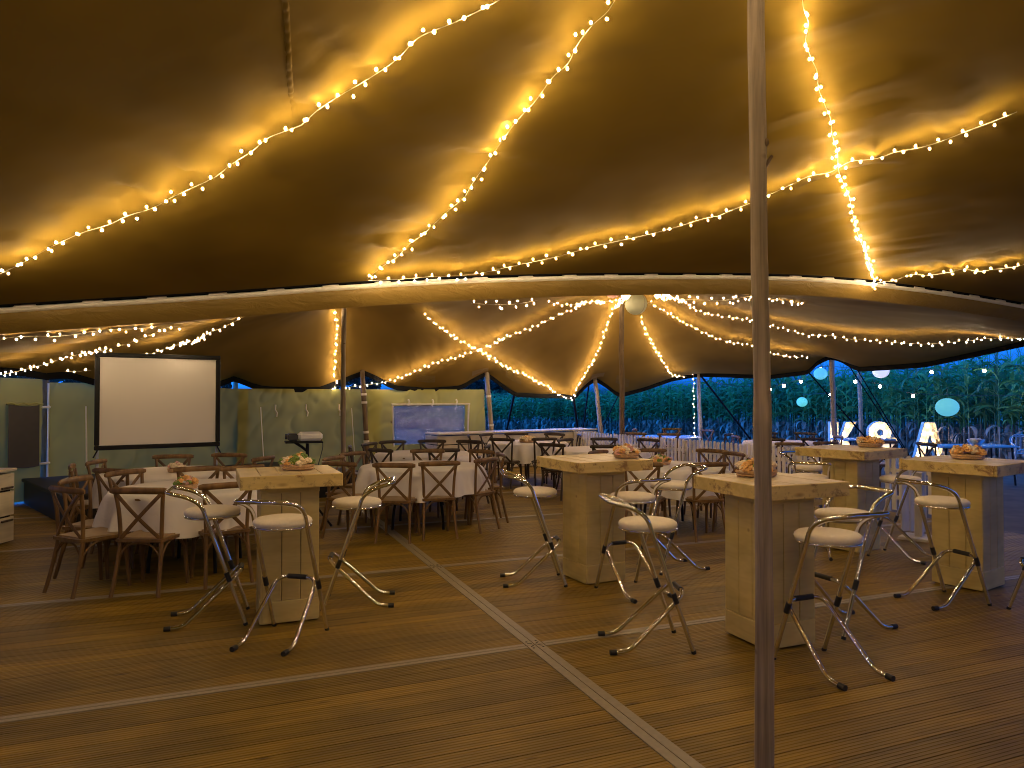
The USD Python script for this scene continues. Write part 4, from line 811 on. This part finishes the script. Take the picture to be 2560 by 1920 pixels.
amp = LineString([(.38, .10), (-.10, .62), (-.13, .76), (-.06, .84), (.03, .84), (.10, .77), (.08, .66), (-.13, .46), (-.20, .30), (-.17, .18), (-.05, .11), (.10, .14), (.24, .28), (.33, .44)])
AMP = unary_union([amp.buffer(.125, join_style=1), Point(-.01, .66 + .02).buffer(.31)]).difference(Point(-.005, .68).buffer(.075)).difference(Point(-.02, .28).buffer(.06)).intersection(sbox(-.6, 0, .6, 1.0))
letter('ampersand', 'glowing white ampersand between the letters K and A', AMP, 0, (10.12, 20.0, -.05), -5, [(-.01 + .20 * math.cos(q), .68 + .20 * math.sin(q)) for q in np.linspace(0, 5.5, 7)] + [(-.18, .24), (.02, .13), (.22, .24), (.32, .12)])
A = Polygon([(-.145, .97), (.145, .97), (.40, 0), (.14, 0), (.085, .22), (-.085, .22), (-.14, 0), (-.40, 0)]).difference(Polygon([(0, .60), (.06, .38), (-.06, .38)]))
letter('letter_a', 'glowing white letter A standing at the corn, right of the ampersand', A, 0, (11.42, 19.9, -.05), -6, [(0, .86), (-.09, .66), (.09, .66), (-.15, .45), (.15, .45), (0, .29), (-.21, .24), (.21, .24), (-.27, .07), (.27, .07)])

# ------------------------------------------------------------ paper lanterns
def lantern(label, p, r, m, squash=.92, wire=True, hang=.25):
    x = thing('paper_lantern', label, 'lantern', p, rng.uniform(0, 60))
    n = 20; a = np.linspace(-math.pi / 2 * .93, math.pi / 2 * .93, 33)
    prof = np.stack([r * np.cos(a) * (1 + .022 * np.cos(a * 44)), r * squash * np.sin(a)], 1)
    part(x, 'paper', MB().lathe(prof, 32), m, 60)
    if wire: part(x, 'wire_frame', MB().tube([(r * .99 * math.cos(t) * .15, -r * 1.005 * math.cos(t), r * squash * math.sin(t)) for t in np.linspace(-1.45, 1.45, 24)], r * .012, 5), 'lantern_wire', True)
    part(x, 'cord', MB().tube([(0, 0, r * squash * .9), (0, 0, r * squash + hang)], .004, 5), 'wire_black')
lantern('large white paper lantern hanging right of the bark pole top', (2.75, 16.05, 3.68), .245, 'paper_white', 1.0)
lantern('pink paper lantern half hidden above the gutter flap by the pole', (2.27, 16.3, 4.03), .19, 'paper_pink', 1.0, hang=.1)
lantern('pale blue glowing paper lantern high beside the grey edge pole', (8.26, 19.4, 2.23), .172, 'lit_paper_blue', .92)
lantern('small turquoise glowing paper lantern low before the corn', (8.40, 21.0, 1.46), .150, 'lit_paper_cyan', .92)
lantern('white glowing paper lantern partly hidden by the black tent edge', (9.72, 19.1, 2.29), .205, 'lit_paper_white', .9)
lantern('biggest blue glowing paper lantern low before the corn on the right', (8.34, 13.9, 1.42), .202, 'lit_paper_blue', .86)

# ------------------------------------------------------------ strings of lights
ico = trimesh.creation.icosahedron(); IV, IF = np.array(ico.vertices), np.array(ico.faces)
IV /= np.linalg.norm(IV, axis=1, keepdims=True)
IN = Vt.Vec3fArray.FromNumpy(IV.astype(np.float32)); IC = Vt.IntArray.FromNumpy(np.full(20, 3, np.int32)); II = Vt.IntArray.FromNumpy(IF.astype(np.int32).ravel())
def bulb(parent, p, r, m, el=1.25):
    pp = str(parent.GetPath()); b = UsdGeom.Mesh.Define(stage, pp + '/' + numbered(pp, 'bulb'))
    b.CreatePointsAttr(Vt.Vec3fArray.FromNumpy((IV * [r, r, r * el] + p).astype(np.float32))); b.CreateFaceVertexCountsAttr(IC); b.CreateFaceVertexIndicesAttr(II)
    b.CreateSubdivisionSchemeAttr('none'); b.CreateNormalsAttr(IN); b.SetNormalsInterpolation('vertex')
    UsdShade.MaterialBindingAPI.Apply(b.GetPrim()).Bind(M[m])
def light_string(label, path, R=None, r=.015, pitch=.085, spread=.028, m='bulb_warm', wire='wire_clear', wr=.0022):
    x = thing('light_string', label, 'string lights', group=None)
    ph_ = rng.uniform(0, 6.28); path = np.asarray(path, float)
    if R is R2: path = path - np.array([0, 0, .06])
    L = np.linalg.norm(np.diff(path, axis=0), axis=1).sum()
    p = smooth_path(path, max(int(L / .03), 20))
    if R is not None:
        kk = np.r_[0, np.cumsum(np.linalg.norm(np.diff(p, axis=0), axis=1))]; p = p.copy()
        p[:, 2] = np.minimum(p[:, 2] + .02 * np.sin(kk * 2.9 + ph_), R(p[:, :2]) - .03)
    part(x, 'wire', MB().tube(p, wr, 4), wire)
    s = np.r_[0, np.cumsum(np.linalg.norm(np.diff(p, axis=0), axis=1))]; k = .03; i = 0
    while k < s[-1]:
        c = np.array([np.interp(k, s, p[:, j]) for j in range(3)])
        c[2] -= 0 if R is None else (.02 * math.sin(k * 2.9 + ph_)); c += [rng.normal(0, spread * .6), rng.normal(0, spread * .6), (-.020 if i % 2 else .016) * spread / .028 + rng.normal(0, .006)]
        if R is not None:
            top = float(R(c[None, :2])[0]); c[2] += .02 * math.sin(k * 2.9 + ph_); c[2] = min(c[2], top - .035)
        bulb(x, c, r * rng.uniform(.9, 1.1), m)
        k += pitch * rng.uniform(.75, 1.25); i += 1
n1 = dict(R=R1, r=.0085, pitch=.073)
n2 = dict(R=R2, r=.0128, pitch=.10, m='bulb_warm_far')
light_string('long string of warm lights crossing the left half of the near canopy', STR['A'], **n1)
light_string('string of warm lights rising steeply from the gutter hook to the near peak', STR['B'], **n1)
light_string('string of warm lights swagging from the left gutter hook past the front pole', STR['C'], **n1)
light_string('string of warm lights falling from the near peak to the right gutter hook', STR['D'] , **n1)
light_string('short string of warm lights along the near canopy edge at the far right', STR['E'], **n1)
light_string('top string of warm lights at the left edge under the gutter flap', STR['P1'], R2, .0085, .075, m='bulb_warm_far')
light_string('string of warm lights along the left canopy fold down to the black tent edge', STR['P2'], R2, .0115, .085, m='bulb_warm_far')
light_string('string of warm lights coming down behind the projection screen top', STR['P3'], R2, .0115, .085, m='bulb_warm_far')
light_string('tiny string of warm lights visible left of the projection screen', STR['P4'], R2, .0115, .085, m='bulb_warm_far')
light_string('string of warm lights hanging straight down beside the projector pole', STR['V'], **n2)
light_string('string of warm lights sloping down right across the far canopy to its low corner', STR['X1'], **n2)
light_string('string of warm lights sloping up right from the canvas wall to the lanterns', STR['X2'], **n2)
light_string('dense row of warm lights just below the flap, left of the lanterns', STR['T1'], R2, .0125, .085, .06, m='bulb_warm_far')
light_string('row of warm lights running in front of the white paper lantern', STR['T2'], **{**n2, 'pitch': .17})
light_string('string of warm lights from the lantern pole down to the low tent corner', STR['N'], **n2)
light_string('short string of warm lights curving down right below the white lantern', STR['Q1'], **n2)
light_string('string of warm lights sloping right from the lantern and passing behind the front pole', STR['Q2'], **n2)
light_string('longest string of warm lights sagging toward the right tent edge', STR['Q3'], **n2)
light_string('dense row of warm lights just below the flap, right of the lanterns', STR['T3'], R2, .0125, .085, .06, m='bulb_warm_far')
light_string('string of warm lights running from the near peak back over the camera', [(1.1, 2.9, 4.05), (.6, .5, 3.55), (.3, -2.5, 3.0), (0, -5.5, 2.45)], R1, .009, .1)
light_string('string of warm lights running from the near peak to the back right corner', [(1.3, 3.0, 4.05), (3.6, .8, 3.55), (5.6, -1.6, 3.0), (7.2, -4.0, 2.5)], R1, .009, .1)
light_string('string of warm lights running from the near peak to the back left side', [(.8, 3.0, 4.05), (-2.2, 1.6, 3.3), (-5, .4, 3.0), (-8, -1, 2.2)], R1, .009, .1)
light_string('straight vertical string of lights beside the grey edge pole at the corn', [(5.10, 20.4, 2.28), (5.12, 20.4, 1.2), (5.14, 20.4, .2)], None, .013, .13, .02, m='bulb_warm_far')
def festoon(label, pts, r=.045):
    x = thing('festoon_string', label, 'string lights')
    p = smooth_path(pts, 40); part(x, 'cable', MB().tube(p, .006, 5), 'wire_black')
    for q in pts[1:-1]:
        bulb(x, np.array(q) - [0, 0, .07], r, 'bulb_festoon', 1.15); part(x, 'socket', MB().tube([np.array(q), np.array(q) - [0, 0, .05]], .018, 6), 'black_rubber')
festoon('black cable of white bulbs rising left of the grey edge pole', [(5.4, 21.0, 2.2), (7.11, 20.0, 1.88), (7.50, 20.0, 1.98), (7.97, 20.0, 2.10), (8.26, 19.4, 2.42), (9.2, 19.2, 2.33)])
festoon('black cable of white bulbs dropping right before the corn', [(9.2, 19.2, 2.33), (9.19, 19.4, 2.09), (9.85, 19.4, 1.96), (10.73, 19.4, 1.70), (12.2, 17.0, 1.64), (13.0, 16.2, 2.0)])
festoon('high black cable of white bulbs along the corn on the far right', [(9.2, 19.2, 2.35), (11.0, 19.0, 2.33), (11.73, 18.0, 2.33), (13.2, 16.6, 2.5)])
festoon('low cable with one white bulb behind the turquoise lantern', [(7.7, 17.3, 1.9), (8.33, 19.0, 1.72), (8.40, 21.0, 1.68)])

# ------------------------------------------------------------ corn field
def corn_plant(seed):
    r = np.random.default_rng(seed); g_, d_ = MB(), MB(); h = 2.35
    lean = r.normal(0, .04, 2)
    st_ = np.array([[lean[0] * t * t, lean[1] * t * t, h * t] for t in np.linspace(0, 1, 7)])
    (g_).tube(st_[2:], np.linspace(.014, .006, 5), 5, cap=False); d_.tube(st_[:3], .016, 5, cap=False)
    phi = r.uniform(0, 6.28)
    for i in range(13):
        z = .12 + (h - .35) * i / 12; dry = i < 5
        a = phi + math.pi * i + r.normal(0, .45); L = r.uniform(.5, .85) * (.7 if dry else 1); W_ = r.uniform(.044, .064)
        n = 7; t = np.linspace(0, 1, n); el = (r.uniform(.7, 1.2) if not dry else r.uniform(-.2, .5)); dr = r.uniform(1.6, 2.6) if not dry else r.uniform(2.2, 3.2)
        ang = el - dr * t; dx = np.r_[0, np.cumsum(np.cos(ang[:-1]) * L / (n - 1))]; dz = np.r_[0, np.cumsum(np.sin(ang[:-1]) * L / (n - 1))]
        c = np.array([lean[0] * (z / h) ** 2, lean[1] * (z / h) ** 2, z]); u = np.array([math.cos(a), math.sin(a), 0]); s = np.array([-u[1], u[0], 0])
        w_ = W_ * np.sin(np.clip(t * .9 + .12, 0, 1) * math.pi) ** .7; tw = r.normal(0, .8) * t
        mid = c + u * dx[:, None] + np.array([0, 0, 1]) * dz[:, None]
        off = s * (np.cos(tw) * w_)[:, None] + np.array([0, 0, 1]) * (np.sin(tw) * w_)[:, None]
        (d_ if dry else g_).grid(np.stack([mid - off, mid + off], 1))
    for k in range(5):
        q = r.uniform(0, 6.28); (d_ if k < 1 else g_).tube([st_[-1], st_[-1] + [.07 * math.cos(q), .07 * math.sin(q), .16], st_[-1] + [.16 * math.cos(q), .16 * math.sin(q), .22]], (.004, .004, .002), 3, cap=False)
    return g_.mesh(), d_.mesh()
UsdGeom.Scope.Define(stage, '/World/Looks/plants')
corn = UsdGeom.PointInstancer.Define(stage, '/World/corn_field'); tag(corn, 'tall green corn field with dry lower leaves behind the tent', 'corn field', kind='stuff')
protos = []
for i in range(7):
    q = UsdGeom.Xform.Define(stage, f'/World/corn_field/plant_{i:03d}'); a_, b_ = corn_plant(40 + i)
    part(q, 'green_leaf', a_, 'corn_green', True); part(q, 'dry_leaf', b_, 'corn_dry', True); protos.append(q.GetPath())
cp = np.array([[14.2, 8.5, 1.1], [13.3, 13.0, 1.1], [12.1, 19.0, 1.1], [10.6, 23.5, 1.05], [7.9, 28.5, .95], [4.2, 33.5, .84], [-.6, 38.0, .78], [-9, 43, .72]])
cs = np.r_[0, np.cumsum(np.linalg.norm(np.diff(cp[:, :2], axis=0), axis=1))]; tot = cs[-1]
pos, idx, ori, scl = [], [], [], []
for row in range(9):
    k = 0
    while k < tot:
        k += .20 * rng.uniform(.8, 1.2) * (1 + row * .05)
        x_, y_, h_ = (np.interp(k, cs, cp[:, j]) for j in range(3)); x2, y2 = (np.interp(min(k + .5, tot), cs, cp[:, j]) for j in range(2)); x1, y1 = (np.interp(max(k - .5, 0), cs, cp[:, j]) for j in range(2))
        d = np.array([x2 - x1, y2 - y1]); d /= np.linalg.norm(d); nrm = np.array([d[1], -d[0]])
        o_ = row * .62 + rng.normal(0, .07); X_, Y_ = x_ + nrm[0] * o_, y_ + nrm[1] * o_
        zz = -.05 - .17 * min(max((Y_ - 24) / 14, 0), 1) * min(max((9 - X_) / 6, 0), 1)
        pos.append((X_, Y_, zz)); idx.append(int(rng.integers(0, 7))); q = rng.uniform(0, 2 * math.pi)
        ori.append(Gf.Quath(math.cos(q / 2), 0, 0, math.sin(q / 2))); s_ = h_ * rng.uniform(.78, 1.12); scl.append((rng.uniform(.9, 1.15), rng.uniform(.9, 1.15), s_))
corn.CreatePrototypesRel().SetTargets(protos); corn.CreatePositionsAttr(Vt.Vec3fArray([Gf.Vec3f(*map(float, p)) for p in pos])); corn.CreateProtoIndicesAttr(Vt.IntArray(idx))
corn.CreateOrientationsAttr(Vt.QuathArray(ori)); corn.CreateScalesAttr(Vt.Vec3fArray([Gf.Vec3f(*map(float, p)) for p in scl]))

# ------------------------------------------------------------ far trees
def tree(label, x, y, h, w, seed):
    r = np.random.default_rng(seed); t_ = thing('far_tree', label, 'tree', (x, y, -.4), 0)
    tr = MB().tube([(0, 0, 0), (.1, 0, h * .35), (0, .1, h * .8)], (h * .035, h * .028, h * .008), 7)
    for k in range(6):
        q = r.uniform(0, 6.28); b0 = np.array([0, 0, h * r.uniform(.3, .6)]); tr.tube([b0, b0 + [w * .25 * math.cos(q), w * .25 * math.sin(q), h * .18]], (h * .014, h * .004), 5)
    part(t_, 'trunk', tr, 'tree_bark', True)
    n = 2600; cl_ = r.normal(0, 1, (16, 3)); cl_ /= np.linalg.norm(cl_, axis=1, keepdims=True); cl_ *= r.uniform(.3, .9, (16, 1)); cr_ = r.uniform(.25, .5, 16)
    k = r.integers(0, 16, n); d = r.normal(0, 1, (n, 3)); d /= np.linalg.norm(d, axis=1, keepdims=True)
    c = (cl_[k] + d * cr_[k, None] * r.uniform(.5, 1, (n, 1)) ** .4) * [w / 2, w / 2, h * .38] + [0, 0, h * .62]
    s = r.uniform(.25, .6, (n, 1)) * h / 9; a, b = r.normal(0, 1, (n, 3)), r.normal(0, 1, (n, 3)); a /= np.linalg.norm(a, axis=1, keepdims=True); b /= np.linalg.norm(b, axis=1, keepdims=True)
    v = np.stack([c - a * s, c + b * s * .6, c + a * s, c - b * s * .6], 1).reshape(-1, 3); f = np.arange(n * 4).reshape(-1, 4)
    part(t_, 'crown', MB().add(v, f), 'tree_leaf')
tl = [(-55, 130, 9, 11, 'wide dark tree on the far horizon left of the canvas wall corner'), (-31, 122, 8.5, 10, 'dark round tree on the horizon left of the banded edge pole'), (-24.5, 120, 6.6, 9, 'low dark tree on the horizon right of the banded edge pole'),
      (-11.5, 124, 6.0, 8, 'low dark tree on the horizon left of the orange-lit pole'), (-5.6, 118, 5.6, 7, 'small dark tree peeking left of the orange-lit edge pole'), (-2.0, 121, 6.2, 7.5, 'dark tree on the horizon right of the orange-lit edge pole'), (4.5, 126, 5.4, 9, 'flat dark tree above the distant corn'),
      (-72, 118, 8, 12, 'dark tree at the far left between the tent edge and the grey window wall'), (-64, 95, 7, 9, 'dark tree seen through the slit of the left canvas walls')]
for i, (x_, y_, h_, w_, lab) in enumerate(tl): tree(lab, x_, y_, h_, w_, 300 + i)
dups = {k: v for k, v in LABELS.items() if v > 1}
if dups: print('DUP LABELS', dups)
long_ = [k for k in LABELS if not 4 <= len(k.split()) <= 16]
if long_: print('LONG', long_)
